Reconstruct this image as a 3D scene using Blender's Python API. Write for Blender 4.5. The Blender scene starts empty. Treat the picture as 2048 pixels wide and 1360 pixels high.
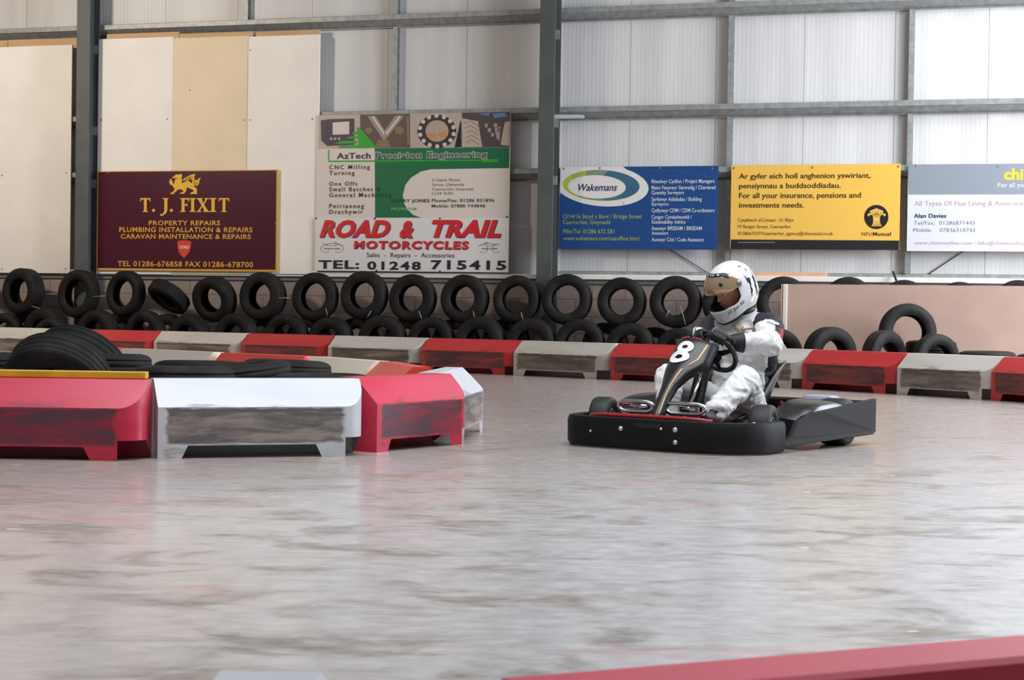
import bpy, bmesh, math, random
from math import sin, cos, pi, sqrt, atan, radians as rad
from mathutils import Vector, Matrix, noise
from mathutils.geometry import tessellate_polygon

random.seed(7)
SC = bpy.context.scene
COL = SC.collection

# ------------------------------------------------------------------ camera, world, lights, exposure
F = 3700.0            # focal length in pixels of the 2048x1360 frame
CAM_H = 0.80
HOR, ROLL = 612.0, 0.015
cam = bpy.data.cameras.new('camera')
cam.sensor_width = 36.0
cam.lens = F / 2048 * 36.0
cam.clip_end = 200
cam.dof.use_dof = True
cam.dof.focus_distance = 10.8
cam.dof.aperture_fstop = 14.0
CAM = bpy.data.objects.new('camera', cam)
COL.objects.link(CAM)
CAM_R = Matrix.Rotation(pi / 2 - atan((680 - HOR) / F), 3, 'X') @ Matrix.Rotation(ROLL, 3, 'Z')
CAM.matrix_world = Matrix.Translation((0, 0, CAM_H)) @ CAM_R.to_4x4()
SC.camera = CAM

SC.view_settings.view_transform = 'Standard'
SC.view_settings.look = 'None'
SC.view_settings.gamma = 1.0
SC.view_settings.use_curve_mapping = False
SC.view_settings.exposure = 0.22

W = bpy.data.worlds.new('world')
SC.world = W
W.use_nodes = True
bg = W.node_tree.nodes['Background']
bg.inputs[0].default_value = (0.95, 0.97, 1.0, 1)
bg.inputs[1].default_value = 0.16


def area(name, loc, target, size, size_y, power, color, spread=180):
    l = bpy.data.lights.new(name, 'AREA')
    l.shape = 'RECTANGLE'
    l.size, l.size_y, l.energy, l.color, l.spread = size, size_y, power, color, math.radians(spread)
    o = bpy.data.objects.new(name, l)
    COL.objects.link(o)
    o.location = loc
    o.rotation_euler = (Vector(target) - Vector(loc)).to_track_quat('-Z', 'Y').to_euler()
    return o


area('roof_light_near', (3, 7.5, 8.0), (3, 7.5, 0), 13, 8, 820, (0.90, 0.95, 1.0), 125)
area('roof_light_far', (9.5, 18, 8.0), (8.6, 20.5, 0), 7, 5, 900, (0.92, 0.96, 1.0), 140)
area('daylight_doorway', (13.0, 14.0, 3.6), (6.5, 23.0, 2.8), 5, 5, 2250, (0.84, 0.91, 1.0))
area('hall_lamp', (-9.5, 20.5, 5.6), (-6.5, 26.6, 3.0), 0.7, 0.7, 290, (1.0, 0.87, 0.72))

# ------------------------------------------------------------------ reading places off the photo's geometry
def ray(px, py):
    return (CAM_R @ Vector(((px - 1024) / F, -(py - 680) / F, -1.0))).normalized()


EYE = Vector((0, 0, CAM_H))
KW = 0.326                                   # how fast the back wall recedes
WALL_Y = 24.6
WA = -atan(KW)                               # wall's rotation about Z
WM = Matrix.Translation((0, WALL_Y, 0)) @ Matrix.Rotation(WA, 4, 'Z')     # local x along the wall, y into it
WI = WM.inverted()


def on_wall(px, py, w=0.0):
    """(x, z) in wall coordinates of the point seen at px, py on the plane w metres in front of the cladding."""
    d = WI.to_3x3() @ ray(px, py)
    e = WI @ EYE
    t = (-w - e.y) / d.y
    p = e + d * t
    return p.x, p.z


def on_floor(px, py, z=0.0):
    d = ray(px, py)
    return EYE + d * ((z - CAM_H) / d.z)


def at_depth(px, py, y):
    d = ray(px, py)
    return EYE + d * (y / d.y)


KART_LOC, KART_A = Vector((0.729, 10.35, 0)), rad(-36)
KM = Matrix.Translation(KART_LOC) @ Matrix.Rotation(KART_A, 4, 'Z')        # local x: driver's own left, y: backwards
KI = KM.inverted()


def on_kart(px, py, axis, val):
    d = KI.to_3x3() @ ray(px, py)
    e = KI @ EYE
    return e + d * ((val - e[axis]) / d[axis])


# ------------------------------------------------------------------ materials
def srgb(r, g, b):
    f = lambda c: (c / 255 / 12.92) if c / 255 <= 0.04045 else ((c / 255 + 0.055) / 1.055) ** 2.4
    return (f(r), f(g), f(b), 1.0)


class Nodes:
    def __init__(s, m):
        s.t = m.node_tree
        s.b = s.t.nodes['Principled BSDF']

    def n(s, typ, **kw):
        x = s.t.nodes.new(typ)
        for k, v in kw.items():
            setattr(x, k, v)
        return x

    def link(s, a, b):
        s.t.links.new(a, b)

    def put(s, sock, v):
        if isinstance(v, bpy.types.NodeSocket):
            s.link(v, sock)
        else:
            sock.default_value = v

    def math(s, op, a, b=0.0, c=0.0, clamp=False):
        x = s.n('ShaderNodeMath', operation=op, use_clamp=clamp)
        s.put(x.inputs[0], a)
        s.put(x.inputs[1], b)
        s.put(x.inputs[2], c)
        return x.outputs[0]

    def coord(s, kind='Object', scale=(1, 1, 1)):
        tc = s.n('ShaderNodeTexCoord')
        mp = s.n('ShaderNodeMapping')
        mp.inputs['Scale'].default_value = scale
        s.link(tc.outputs[kind], mp.inputs[0])
        return mp.outputs[0]

    def noise(s, vec, scale, detail=3.0, rough=0.55, dist=0.0):
        x = s.n('ShaderNodeTexNoise')
        s.link(vec, x.inputs['Vector'])
        x.inputs['Scale'].default_value = scale
        x.inputs['Detail'].default_value = detail
        x.inputs['Roughness'].default_value = rough
        x.inputs['Distortion'].default_value = dist
        return x.outputs['Fac']

    def ramp(s, fac, a, b):
        """smooth 0..1 between a and b"""
        x = s.n('ShaderNodeMapRange', interpolation_type='SMOOTHSTEP')
        s.put(x.inputs[0], fac)
        s.put(x.inputs[1], a)
        s.put(x.inputs[2], b)
        return x.outputs[0]

    def mix(s, fac, a, b):
        x = s.n('ShaderNodeMix', data_type='RGBA')
        s.put(x.inputs[0], fac)
        s.put(x.inputs[6], a)
        s.put(x.inputs[7], b)
        return x.outputs[2]

    def bump(s, h, strength=0.3, dist=0.01):
        x = s.n('ShaderNodeBump')
        s.put(x.inputs['Height'], h)
        x.inputs['Strength'].default_value = strength
        x.inputs['Distance'].default_value = dist
        s.link(x.outputs[0], s.b.inputs['Normal'])


def new_mat(name, color, rough=0.6, metal=0.0):
    m = bpy.data.materials.new(name)
    m.use_nodes = True
    b = m.node_tree.nodes['Principled BSDF']
    b.inputs['Base Color'].default_value = color
    b.inputs['Roughness'].default_value = rough
    b.inputs['Metallic'].default_value = metal
    return m


def mat(name, color, rough=0.6, metal=0.0, vary=0.12, scale=6.0, bump=0.0, bscale=60.0, stretch=(1, 1, 1)):
    """a plain surface with a little uneven wear"""
    m = new_mat(name, color, rough, metal)
    q = Nodes(m)
    v = q.coord('Object', stretch)
    f = q.noise(v, scale, 4.0)
    dark = tuple(c * (1 - vary) for c in color[:3]) + (1,)
    lite = tuple(min(1, c * (1 + vary)) for c in color[:3]) + (1,)
    q.link(q.mix(q.ramp(f, 0.3, 0.7), dark, lite), q.b.inputs['Base Color'])
    if bump:
        q.bump(q.noise(v, bscale, 3.0), bump, 0.004)
    return m


def mat_cladding():
    m = new_mat('cladding', srgb(222, 221, 219), 0.45)
    q = Nodes(m)
    v = q.coord()
    sep = q.n('ShaderNodeSeparateXYZ')
    q.link(v, sep.inputs[0])
    x = sep.outputs[0]
    rib = q.math('SINE', q.math('MULTIPLY', x, 2 * pi / 0.055))
    fr = q.math('FRACT', q.math('DIVIDE', q.math('ADD', x, 50.42), 1.13))
    seam = q.math('LESS_THAN', fr, 0.008)
    col = q.mix(q.ramp(q.noise(q.coord('Object', (1.0, 1, 0.08)), 3.0, 4.0), 0.3, 0.7), srgb(194, 192, 191), srgb(207, 206, 205))
    col = q.mix(q.math('MULTIPLY', seam, 0.75), col, srgb(110, 108, 108))
    q.link(col, q.b.inputs['Base Color'])
    q.bump(rib, 0.055, 0.006)
    return m


def mat_floor():
    m = new_mat('painted_concrete', (0.4, 0.4, 0.4, 1), 0.3)
    q = Nodes(m)
    v = q.coord('Object', (0.75, 1.0, 1))
    big = q.noise(q.coord('Object', (0.3, 0.3, 1)), 0.7, 3.0)
    f = q.noise(v, 3.1, 4.0, 0.6, 0.6)
    worn = q.ramp(f, 0.46, 0.70)
    fine = q.noise(q.coord('Object', (1.0, 1.6, 1)), 9.0, 5.0, 0.65)
    sep = q.n('ShaderNodeSeparateXYZ')
    q.link(q.coord(), sep.inputs[0])
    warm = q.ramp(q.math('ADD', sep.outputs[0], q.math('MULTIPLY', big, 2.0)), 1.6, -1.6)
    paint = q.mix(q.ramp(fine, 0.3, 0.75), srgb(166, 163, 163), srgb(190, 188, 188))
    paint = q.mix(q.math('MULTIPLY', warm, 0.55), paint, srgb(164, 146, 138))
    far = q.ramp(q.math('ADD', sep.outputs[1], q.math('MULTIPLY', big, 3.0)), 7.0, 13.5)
    paint = q.mix(q.math('MULTIPLY', far, 0.6), paint, srgb(148, 130, 118))  # brown grazing reflection painted into the floor colour with distance
    bare = q.mix(q.ramp(fine, 0.3, 0.7), srgb(104, 93, 86), srgb(142, 129, 118))
    col = q.mix(q.math('MULTIPLY', worn, 0.9), paint, bare)
    skid = q.ramp(q.noise(q.coord('Object', (0.35, 3.0, 1)), 2.4, 4.0, 0.6, 0.5), 0.60, 0.74)
    col = q.mix(q.math('MULTIPLY', skid, 0.35), col, srgb(88, 82, 80))
    fleck = q.math('MULTIPLY', q.ramp(q.noise(q.coord('Object', (2.2, 3.5, 1)), 3.0, 2.0), 0.735, 0.76), 0.8)
    col = q.mix(fleck, col, srgb(222, 214, 196))
    redm = q.math('MULTIPLY', q.ramp(q.noise(q.coord('Object', (0.6, 1.4, 1)), 1.3, 4.0), 0.58, 0.72), 0.30)
    col = q.mix(redm, col, srgb(176, 112, 98))
    q.link(col, q.b.inputs['Base Color'])
    r = q.math('ADD', q.math('MULTIPLY', worn, 0.20), q.math('MULTIPLY', fine, 0.14))
    q.link(q.math('ADD', r, 0.15), q.b.inputs['Roughness'])
    q.bump(q.math('ADD', f, q.math('MULTIPLY', fine, 0.35)), 0.12, 0.01)
    return m


def mat_blockwork():
    m = new_mat('blockwork', srgb(150, 134, 124), 0.85)
    q = Nodes(m)
    br = q.n('ShaderNodeTexBrick')
    tc = q.n('ShaderNodeTexCoord')
    sep = q.n('ShaderNodeSeparateXYZ')
    cmb = q.n('ShaderNodeCombineXYZ')
    q.link(tc.outputs['Object'], sep.inputs[0])
    q.link(sep.outputs[0], cmb.inputs[0])
    q.link(sep.outputs[2], cmb.inputs[1])
    q.link(cmb.outputs[0], br.inputs['Vector'])
    br.inputs['Scale'].default_value = 1.0
    br.inputs['Brick Width'].default_value = 0.45
    br.inputs['Row Height'].default_value = 0.225
    br.inputs['Mortar Size'].default_value = 0.008
    br.inputs['Color1'].default_value = srgb(168, 150, 142)
    br.inputs['Color2'].default_value = srgb(152, 137, 128)
    br.inputs['Mortar'].default_value = srgb(122, 112, 106)
    f = q.noise(q.coord(), 9.0, 5.0)
    q.link(q.mix(q.math('MULTIPLY', f, 0.35), br.outputs['Color'], srgb(110, 98, 92)), q.b.inputs['Base Color'])
    q.bump(f, 0.4, 0.01)
    return m


def mat_barrier(name, base, base2, scuff_a, scuff_b, amount):
    """moulded plastic whose front is rubbed with tyre marks in long level streaks"""
    m = new_mat(name, base, 0.42)
    m.node_tree.nodes['Principled BSDF'].inputs['Coat Weight'].default_value = 0.2
    m.node_tree.nodes['Principled BSDF'].inputs['Coat Roughness'].default_value = 0.3
    q = Nodes(m)
    sep = q.n('ShaderNodeSeparateXYZ')
    q.link(q.coord(), sep.inputs[0])
    x, y, z = sep.outputs
    info = q.n('ShaderNodeObjectInfo')
    vec = q.n('ShaderNodeVectorMath', operation='ADD')
    q.link(q.coord('Object', (0.55, 1.0, 3.6)), vec.inputs[0])
    off = q.n('ShaderNodeCombineXYZ')
    q.link(q.math('MULTIPLY', info.outputs['Random'], 57.0), off.inputs[0])
    q.link(q.math('MULTIPLY', info.outputs['Random'], 31.0), off.inputs[1])
    q.link(off.outputs[0], vec.inputs[1])
    streak = q.noise(vec.outputs[0], 4.2, 5.0, 0.62, 0.3)
    fine = q.noise(vec.outputs[0], 19.0, 4.0, 0.6)
    zj = q.math('ADD', z, q.math('MULTIPLY', q.math('SUBTRACT', fine, 0.5), 0.035))
    xj = q.math('ADD', x, q.math('MULTIPLY', q.math('SUBTRACT', streak, 0.5), 0.10))
    front = q.ramp(y, 0.055, 0.012)
    band = q.math('MULTIPLY', q.ramp(zj, 0.062, 0.085), q.ramp(zj, 0.262, 0.250))
    span = q.math('MULTIPLY', q.ramp(xj, 0.035, 0.06), q.ramp(xj, 1.05, 1.02))
    mask = q.math('MULTIPLY', q.math('MULTIPLY', front, band), span)
    feet = q.math('MULTIPLY', q.math('MULTIPLY', q.ramp(streak, 0.52, 0.60), front), 0.6)
    mask = q.math('MAXIMUM', mask, q.math('MULTIPLY', feet, span))
    bare = q.ramp(streak, amount + 0.05, amount + 0.22)
    depth = q.math('MULTIPLY', mask, q.math('SUBTRACT', 0.97, q.math('MULTIPLY', bare, 0.55)))
    edge = q.math('MULTIPLY', q.math('MULTIPLY', q.ramp(zj, 0.228, 0.238), mask), 0.9)
    depth = q.math('MAXIMUM', depth, edge)
    body = q.mix(q.ramp(q.noise(vec.outputs[0], 2.0, 4.0), 0.35, 0.7), base, base2)
    sc = q.mix(q.math('MULTIPLY', q.ramp(streak, 0.38, 0.60), q.math('SUBTRACT', 1.0, q.math('MULTIPLY', edge, 1.0))), scuff_a, scuff_b)
    sc = q.mix(q.math('MULTIPLY', q.ramp(fine, 0.5, 0.7), 0.4), sc, scuff_a)
    q.link(q.mix(q.math('MULTIPLY', depth, 0.92), body, sc), q.b.inputs['Base Color'])
    q.link(q.math('ADD', q.math('MULTIPLY', mask, 0.2), 0.40), q.b.inputs['Roughness'])
    q.bump(fine, 0.08, 0.004)
    return m


def mat_tyre(name, col, dust):
    m = new_mat(name, col, 0.72)
    q = Nodes(m)
    info = q.n('ShaderNodeObjectInfo')
    vec = q.n('ShaderNodeVectorMath', operation='ADD')
    q.link(q.coord(), vec.inputs[0])
    q.link(q.math('MULTIPLY', info.outputs['Random'], 40.0), vec.inputs[1])
    f = q.noise(vec.outputs[0], 5.0, 5.0, 0.6)
    q.b.inputs['Specular IOR Level'].default_value = 0.28
    c = q.mix(q.math('MULTIPLY', q.ramp(f, 0.42, 0.75), 0.75), col, dust)
    q.link(c, q.b.inputs['Base Color'])
    q.bump(q.noise(vec.outputs[0], 40.0, 3.0), 0.15, 0.005)
    return m


def mat_suit():
    m = new_mat('white_suit', srgb(240, 239, 238), 0.75)
    q = Nodes(m)
    v = q.coord('Object', (1, 1, 1))
    f = q.noise(v, 10.0, 3.0, 0.55, 1.2)
    g = q.noise(q.coord('Object', (1.0, 1.4, 0.7)), 22.0, 3.0, 0.5, 1.6)
    q.link(q.mix(q.ramp(q.noise(v, 5.0, 3.0), 0.35, 0.7), srgb(214, 212, 210), srgb(230, 230, 230)), q.b.inputs['Base Color'])
    q.bump(q.math('ADD', f, q.math('MULTIPLY', g, 0.5)), 0.55, 0.02)
    q.b.inputs['Sheen Weight'].default_value = 0.15
    return m


def mat_helmet():
    m = new_mat('helmet_white', srgb(240, 241, 243), 0.12)
    q = Nodes(m)
    q.b.inputs['Coat Weight'].default_value = 0.5
    sep = q.n('ShaderNodeSeparateXYZ')
    q.link(q.coord(), sep.inputs[0])
    x, y, z = sep.outputs
    f = q.noise(q.coord('Object', (1.0, 1.6, 0.8)), 16.0, 1.0, 0.4, 0.8)
    zone = q.math('MULTIPLY', q.ramp(y, 0.03, 0.045), q.ramp(q.math('ABSOLUTE', x), 0.035, 0.05))
    zone = q.math('MULTIPLY', zone, q.ramp(z, -0.09, -0.075))
    zone = q.math('MULTIPLY', zone, q.ramp(z, 0.135, 0.12))
    k = q.math('MULTIPLY', zone, q.ramp(f, 0.50, 0.52))
    q.link(q.mix(k, srgb(228, 229, 231), srgb(34, 36, 50)), q.b.inputs['Base Color'])
    return m


M = {}
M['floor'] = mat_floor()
M['cladding'] = mat_cladding()
M['block'] = mat_blockwork()
M['galv'] = mat('galvanised_steel', srgb(150, 152, 150), 0.5, 0.35, 0.16, 12.0)
M['galv_dark'] = mat('galvanised_underside', srgb(118, 110, 108), 0.6, 0.2, 0.2, 12.0)
M['column_grey'] = mat('column_paint', srgb(80, 83, 83), 0.5, 0.1, 0.1, 3.0)
M['trim_white'] = mat('sill_white', srgb(226, 220, 212), 0.5, 0, 0.04, 4.0)
M['trim_grey'] = mat('sill_grey', srgb(118, 119, 118), 0.55, 0.1, 0.08, 4.0)
M['board_white'] = mat('board_white', srgb(236, 230, 222), 0.6, 0, 0.03, 2.0)
M['board_cream'] = mat('board_cream', srgb(228, 208, 176), 0.6, 0, 0.03, 2.0)
M['ply'] = mat('raw_plywood', srgb(196, 160, 118), 0.7, 0, 0.1, 5.0, stretch=(0.3, 1, 3))
M['mdf'] = mat('pinkish_hardboard', srgb(196, 165, 150), 0.65, 0, 0.05, 2.5)
M['timber'] = mat('timber_batten', srgb(204, 158, 118), 0.7, 0, 0.1, 5.0)
M['tyre'] = mat_tyre('tyre_rubber', srgb(17, 15, 14), srgb(40, 34, 30))
M['tyre_near'] = mat_tyre('tyre_rubber_dusty', srgb(20, 19, 20), srgb(52, 46, 42))
M['red'] = mat_barrier('red_plastic', srgb(190, 40, 44), srgb(200, 54, 52), srgb(56, 42, 42), srgb(116, 62, 58), 0.50)
M['red_near'] = mat_barrier('sky_tinted_red_plastic', srgb(190, 30, 62), srgb(200, 48, 78), srgb(58, 54, 64), srgb(122, 36, 56), 0.50)  # same red plastic, pinkish sky reflection painted into its colour
M['red_island'] = mat_barrier('orange_red_plastic', srgb(218, 62, 52), srgb(222, 74, 62), srgb(70, 44, 42), srgb(112, 64, 58), 0.55)
M['white_b'] = mat_barrier('white_plastic', srgb(206, 200, 192), srgb(192, 184, 174), srgb(58, 52, 48), srgb(128, 112, 100), 0.55)
M['white_near'] = mat_barrier('sky_tinted_white_plastic', srgb(196, 197, 202), srgb(186, 187, 192), srgb(66, 60, 58), srgb(142, 126, 116), 0.55)  # same white plastic, bluish overhead light painted into its colour
M['white_island'] = mat_barrier('lamp_warmed_white_plastic', srgb(228, 216, 198), srgb(220, 206, 186), srgb(66, 60, 56), srgb(142, 126, 112), 0.55)  # same white plastic, warm lamp light painted into its colour
M['yellow'] = mat('yellow_paint', srgb(214, 168, 42), 0.5, 0, 0.15, 5.0)
M['wire'] = new_mat('dark_wire', srgb(52, 50, 50), 0.5, 0.5)
M['tie'] = new_mat('pale_tie', srgb(150, 142, 130), 0.6)
M['kart_black'] = mat('black_kart_plastic', srgb(14, 15, 17), 0.55, 0, 0.35, 7.0, 0.08, 50.0, (0.4, 0.4, 2.5))
M['kart_black'].node_tree.nodes['Principled BSDF'].inputs['Specular IOR Level'].default_value = 0.25
M['kart_gloss'] = mat('glossy_black_shell', srgb(30, 29, 30), 0.3, 0, 0.15, 5.0)
M['rubber'] = mat('kart_rubber', srgb(26, 24, 24), 0.6, 0, 0.2, 12.0)
M['rim'] = mat('kart_rim_metal', srgb(140, 140, 142), 0.35, 0.8, 0.1, 8.0)
M['chrome'] = mat('chrome', srgb(225, 225, 228), 0.10, 1.0, 0.03, 8.0)
M['frame_red'] = mat('red_frame_paint', srgb(150, 30, 34), 0.4, 0.1, 0.1, 8.0)
M['bolt'] = mat('bolt_steel', srgb(205, 203, 198), 0.35, 0.6, 0.05, 9.0)
M['seat'] = mat('seat_shell', srgb(26, 34, 36), 0.3, 0, 0.15, 5.0)
M['white_print'] = new_mat('white_print', srgb(238, 238, 238), 0.5)
M['gold_line'] = new_mat('gold_line', srgb(206, 158, 92), 0.4)
M['red_print'] = new_mat('red_print', srgb(206, 40, 44), 0.5)
M['slot_shade'] = new_mat('recess_shade', srgb(20, 17, 18), 0.7)
M['suit'] = mat_suit()
M['suit_black'] = mat('black_suit_panel', srgb(26, 28, 36), 0.75, 0, 0.15, 9.0, 0.3, 25.0)
M['suit_red'] = mat('red_suit_panel', srgb(158, 20, 36), 0.7, 0, 0.1, 9.0, 0.3, 25.0)
M['suit_char'] = mat('charcoal_sleeve', srgb(66, 58, 62), 0.8, 0, 0.15, 9.0, 0.3, 25.0)
M['skin'] = mat('skin', srgb(214, 146, 120), 0.5, 0, 0.06, 9.0)
M['glove'] = mat('black_glove', srgb(22, 24, 28), 0.6, 0, 0.2, 14.0, 0.3, 50.0)
M['shoe'] = mat('black_shoe', srgb(24, 25, 30), 0.55, 0, 0.2, 14.0)
M['helmet'] = mat_helmet()
M['lining'] = new_mat('helmet_lining', srgb(22, 22, 26), 0.85)
M['tan'] = mat('tan_strap', srgb(196, 160, 104), 0.7, 0, 0.1, 9.0)
M['eye'] = new_mat('eye', srgb(210, 205, 200), 0.2)
M['iris'] = new_mat('iris', srgb(40, 30, 26), 0.2)


def mat_visor():
    m = new_mat('bronze_visor', srgb(190, 150, 112), 0.06)
    q = Nodes(m)
    q.b.inputs['Metallic'].default_value = 0.55
    q.b.inputs['Alpha'].default_value = 0.88
    f = q.noise(q.coord(), 6.0, 2.0)
    q.link(q.mix(f, srgb(188, 150, 112), srgb(216, 190, 162)), q.b.inputs['Base Color'])
    return m


M['visor'] = mat_visor()
FLAT = {}


def flat(r, g, b, rough=0.45):
    k = (r, g, b, rough)
    if k not in FLAT:
        FLAT[k] = new_mat('print_%02x%02x%02x' % (r, g, b), srgb(r, g, b), rough)
    return FLAT[k]


# ------------------------------------------------------------------ building helpers
def tag(o, label=None, cat=None, group=None, kind=None):
    for k, v in (('label', label), ('category', cat), ('group', group), ('kind', kind)):
        if v:
            o[k] = v
    return o


def empty(name, matrix=None, label=None, cat=None, group=None):
    o = bpy.data.objects.new(name, None)
    o.empty_display_size = 0.1
    COL.objects.link(o)
    if matrix is not None:
        o.matrix_world = matrix
    return tag(o, label, cat, group)


class MB:
    """collects simple shapes into one mesh"""
    def __init__(s):
        s.v, s.f, s.m = [], [], []
        s.cur = 0

    def add(s, verts, faces):
        b = len(s.v)
        s.v += [Vector(p) for p in verts]
        for f in faces:
            s.f.append([b + i for i in f])
            s.m.append(s.cur)
        return s

    def box(s, x0, x1, y0, y1, z0, z1):
        return s.add([(x0, y0, z0), (x1, y0, z0), (x1, y1, z0), (x0, y1, z0), (x0, y0, z1), (x1, y0, z1), (x1, y1, z1), (x0, y1, z1)],
                     [(3, 2, 1, 0), (4, 5, 6, 7), (0, 1, 5, 4), (1, 2, 6, 5), (2, 3, 7, 6), (3, 0, 4, 7)])

    def extrude(s, prof, axis, a, b):
        """closed profile (list of 2D points) swept straight along one axis"""
        n = len(prof)
        def P(t, u, v):
            return {'x': (t, u, v), 'y': (u, t, v), 'z': (u, v, t)}[axis]
        vs = [P(a, u, v) for u, v in prof] + [P(b, u, v) for u, v in prof]
        fs = [(i, (i + 1) % n, n + (i + 1) % n, n + i) for i in range(n)]
        tri = tessellate_polygon([[Vector((u, v, 0)) for u, v in prof]])
        fs += [tuple(t) for t in tri] + [tuple(n + i for i in reversed(t)) for t in tri]
        return s.add(vs, fs)

    def poly(s, pts):
        """one flat polygon, may be concave"""
        pts = [Vector(p) for p in pts]
        return s.add(pts, [tuple(t) for t in tessellate_polygon([pts])])

    def tube(s, pts, r, seg=10, closed=False, caps=True):
        pts = [Vector(p) for p in pts]
        n = len(pts)
        rs = r if isinstance(r, (list, tuple)) else [r] * n
        base = len(s.v)
        up = None
        for i, p in enumerate(pts):
            a = pts[(i - 1) % n] if (closed or i > 0) else p
            b = pts[(i + 1) % n] if (closed or i < n - 1) else p
            t = (b - a).normalized()
            if up is None:
                up = Vector((0, 0, 1)) if abs(t.z) < 0.9 else Vector((1, 0, 0))
            u = (up - t * up.dot(t)).normalized()
            up = u
            w = t.cross(u)
            for k in range(seg):
                an = 2 * pi * k / seg
                s.v.append(p + (u * cos(an) + w * sin(an)) * rs[i])
        for i in range(n if closed else n - 1):
            j = (i + 1) % n
            for k in range(seg):
                l = (k + 1) % seg
                s.f.append([base + i * seg + k, base + i * seg + l, base + j * seg + l, base + j * seg + k])
                s.m.append(s.cur)
        if caps and not closed:
            s.f.append([base + k for k in reversed(range(seg))]); s.m.append(s.cur)
            s.f.append([base + (n - 1) * seg + k for k in range(seg)]); s.m.append(s.cur)
        return s

    def lathe(s, prof, seg=32, axis='z', closed=False, M4=None):
        """prof: (radius, height) points; turned about the axis"""
        n = len(prof)
        base = len(s.v)
        for k in range(seg):
            a = 2 * pi * k / seg
            for r, h in prof:
                p = {'z': (r * cos(a), r * sin(a), h), 'y': (r * cos(a), h, r * sin(a)), 'x': (h, r * cos(a), r * sin(a))}[axis]
                s.v.append(M4 @ Vector(p) if M4 else Vector(p))
        for k in range(seg):
            l = (k + 1) % seg
            for i in range(n if closed else n - 1):
                j = (i + 1) % n
                s.f.append([base + k * n + i, base + k * n + j, base + l * n + j, base + l * n + i])
                s.m.append(s.cur)
        return s

    def grid(s, rows, flip=False):
        n = len(rows[0])
        base = len(s.v)
        for r in rows:
            s.v += [Vector(p) for p in r]
        for i in range(len(rows) - 1):
            for k in range(n - 1):
                f = [base + i * n + k, base + i * n + k + 1, base + (i + 1) * n + k + 1, base + (i + 1) * n + k]
                s.f.append(f[::-1] if flip else f); s.m.append(s.cur)
        return s

    def capsule(s, p0, r0, p1, r1, seg=14, rings=5):
        p0, p1 = Vector(p0), Vector(p1)
        d = p1 - p0
        q = d.to_track_quat('Z', 'Y').to_matrix() if d.length > 1e-6 else Matrix.Identity(3)
        L = d.length
        prof = [(r0 * sin(a), -r0 * cos(a)) for a in [pi / 2 * i / rings for i in range(rings + 1)]]
        prof += [(r1 * cos(a), L + r1 * sin(a)) for a in [pi / 2 * i / rings for i in range(rings + 1)]]
        prof = [(max(r, 1e-5), h) for r, h in prof]
        return s.lathe(prof, seg, 'z', False, Matrix.Translation(p0) @ q.to_4x4())

    def ellipsoid(s, c, rx, ry, rz, R=None, seg=20, rings=12):
        mm = Matrix.Translation(Vector(c)) @ (R.to_4x4() if R else Matrix.Identity(4)) @ Matrix.Diagonal((rx, ry, rz, 1))
        return s.lathe([(max(1e-5, sin(pi * i / rings)), -cos(pi * i / rings)) for i in range(rings + 1)], seg, 'z', False, mm)

    def mesh(s, name, smooth=False, fix=True):
        me = bpy.data.meshes.new(name)
        me.from_pydata([tuple(p) for p in s.v], [], s.f)
        for p, i in zip(me.polygons, s.m):
            p.material_index = i
            p.use_smooth = smooth
        if fix:
            bm = bmesh.new()
            bm.from_mesh(me)
            bmesh.ops.recalc_face_normals(bm, faces=bm.faces)
            bm.to_mesh(me)
            bm.free()
        me.update()
        return me

    def build(s, name, mats, parent=None, matrix=None, smooth=False, angle=None, bevel=0.0, fix=True):
        me = s.mesh(name, smooth, fix)
        for m in (mats if isinstance(mats, (list, tuple)) else [mats]):
            me.materials.append(m)
        o = bpy.data.objects.new(name, me)
        COL.objects.link(o)
        if parent is not None:
            o.parent = parent
        if matrix is not None:
            if parent is not None:
                o.matrix_local = matrix
            else:
                o.matrix_world = matrix
        if bevel:
            b = o.modifiers.new('edge', 'BEVEL')
            b.width, b.segments, b.limit_method, b.angle_limit = bevel, 2, 'ANGLE', rad(35)
        if angle is not None:
            for p in me.polygons:
                p.use_smooth = True
            bm = bmesh.new()
            bm.from_mesh(me)
            for e in bm.edges:
                if len(e.link_faces) == 2 and e.calc_face_angle(0) > rad(angle):
                    e.smooth = False
            bm.to_mesh(me)
            bm.free()
        return o


def spline(pts, n=8):
    """Catmull-Rom through the points"""
    P = [Vector(p) for p in pts]
    P = [P[0] * 2 - P[1]] + P + [P[-1] * 2 - P[-2]]
    out = []
    for i in range(1, len(P) - 2):
        for k in range(n):
            t = k / n
            a, b, c, d = P[i - 1], P[i], P[i + 1], P[i + 2]
            out.append(0.5 * ((2 * b) + (c - a) * t + (2 * a - 5 * b + 4 * c - d) * t * t + (3 * b - a - 3 * c + d) * t ** 3))
    out.append(P[-2])
    return out


def text_mesh(s, bold=0.0, spacing=1.0):
    c = bpy.data.curves.new('t', 'FONT')
    c.body = s
    c.size = 1.0
    c.offset = bold
    c.space_character = spacing
    c.resolution_u = 3
    o = bpy.data.objects.new('t', c)
    COL.objects.link(o)
    dg = bpy.context.evaluated_depsgraph_get()
    me = bpy.data.meshes.new_from_object(o.evaluated_get(dg))
    vs = [v.co.copy() for v in me.vertices]
    fs = [tuple(p.vertices) for p in me.polygons]
    bpy.data.objects.remove(o)
    bpy.data.curves.remove(c)
    bpy.data.meshes.remove(me)
    return vs, fs


CAP = max(v.y for v in text_mesh('H')[0])

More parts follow.
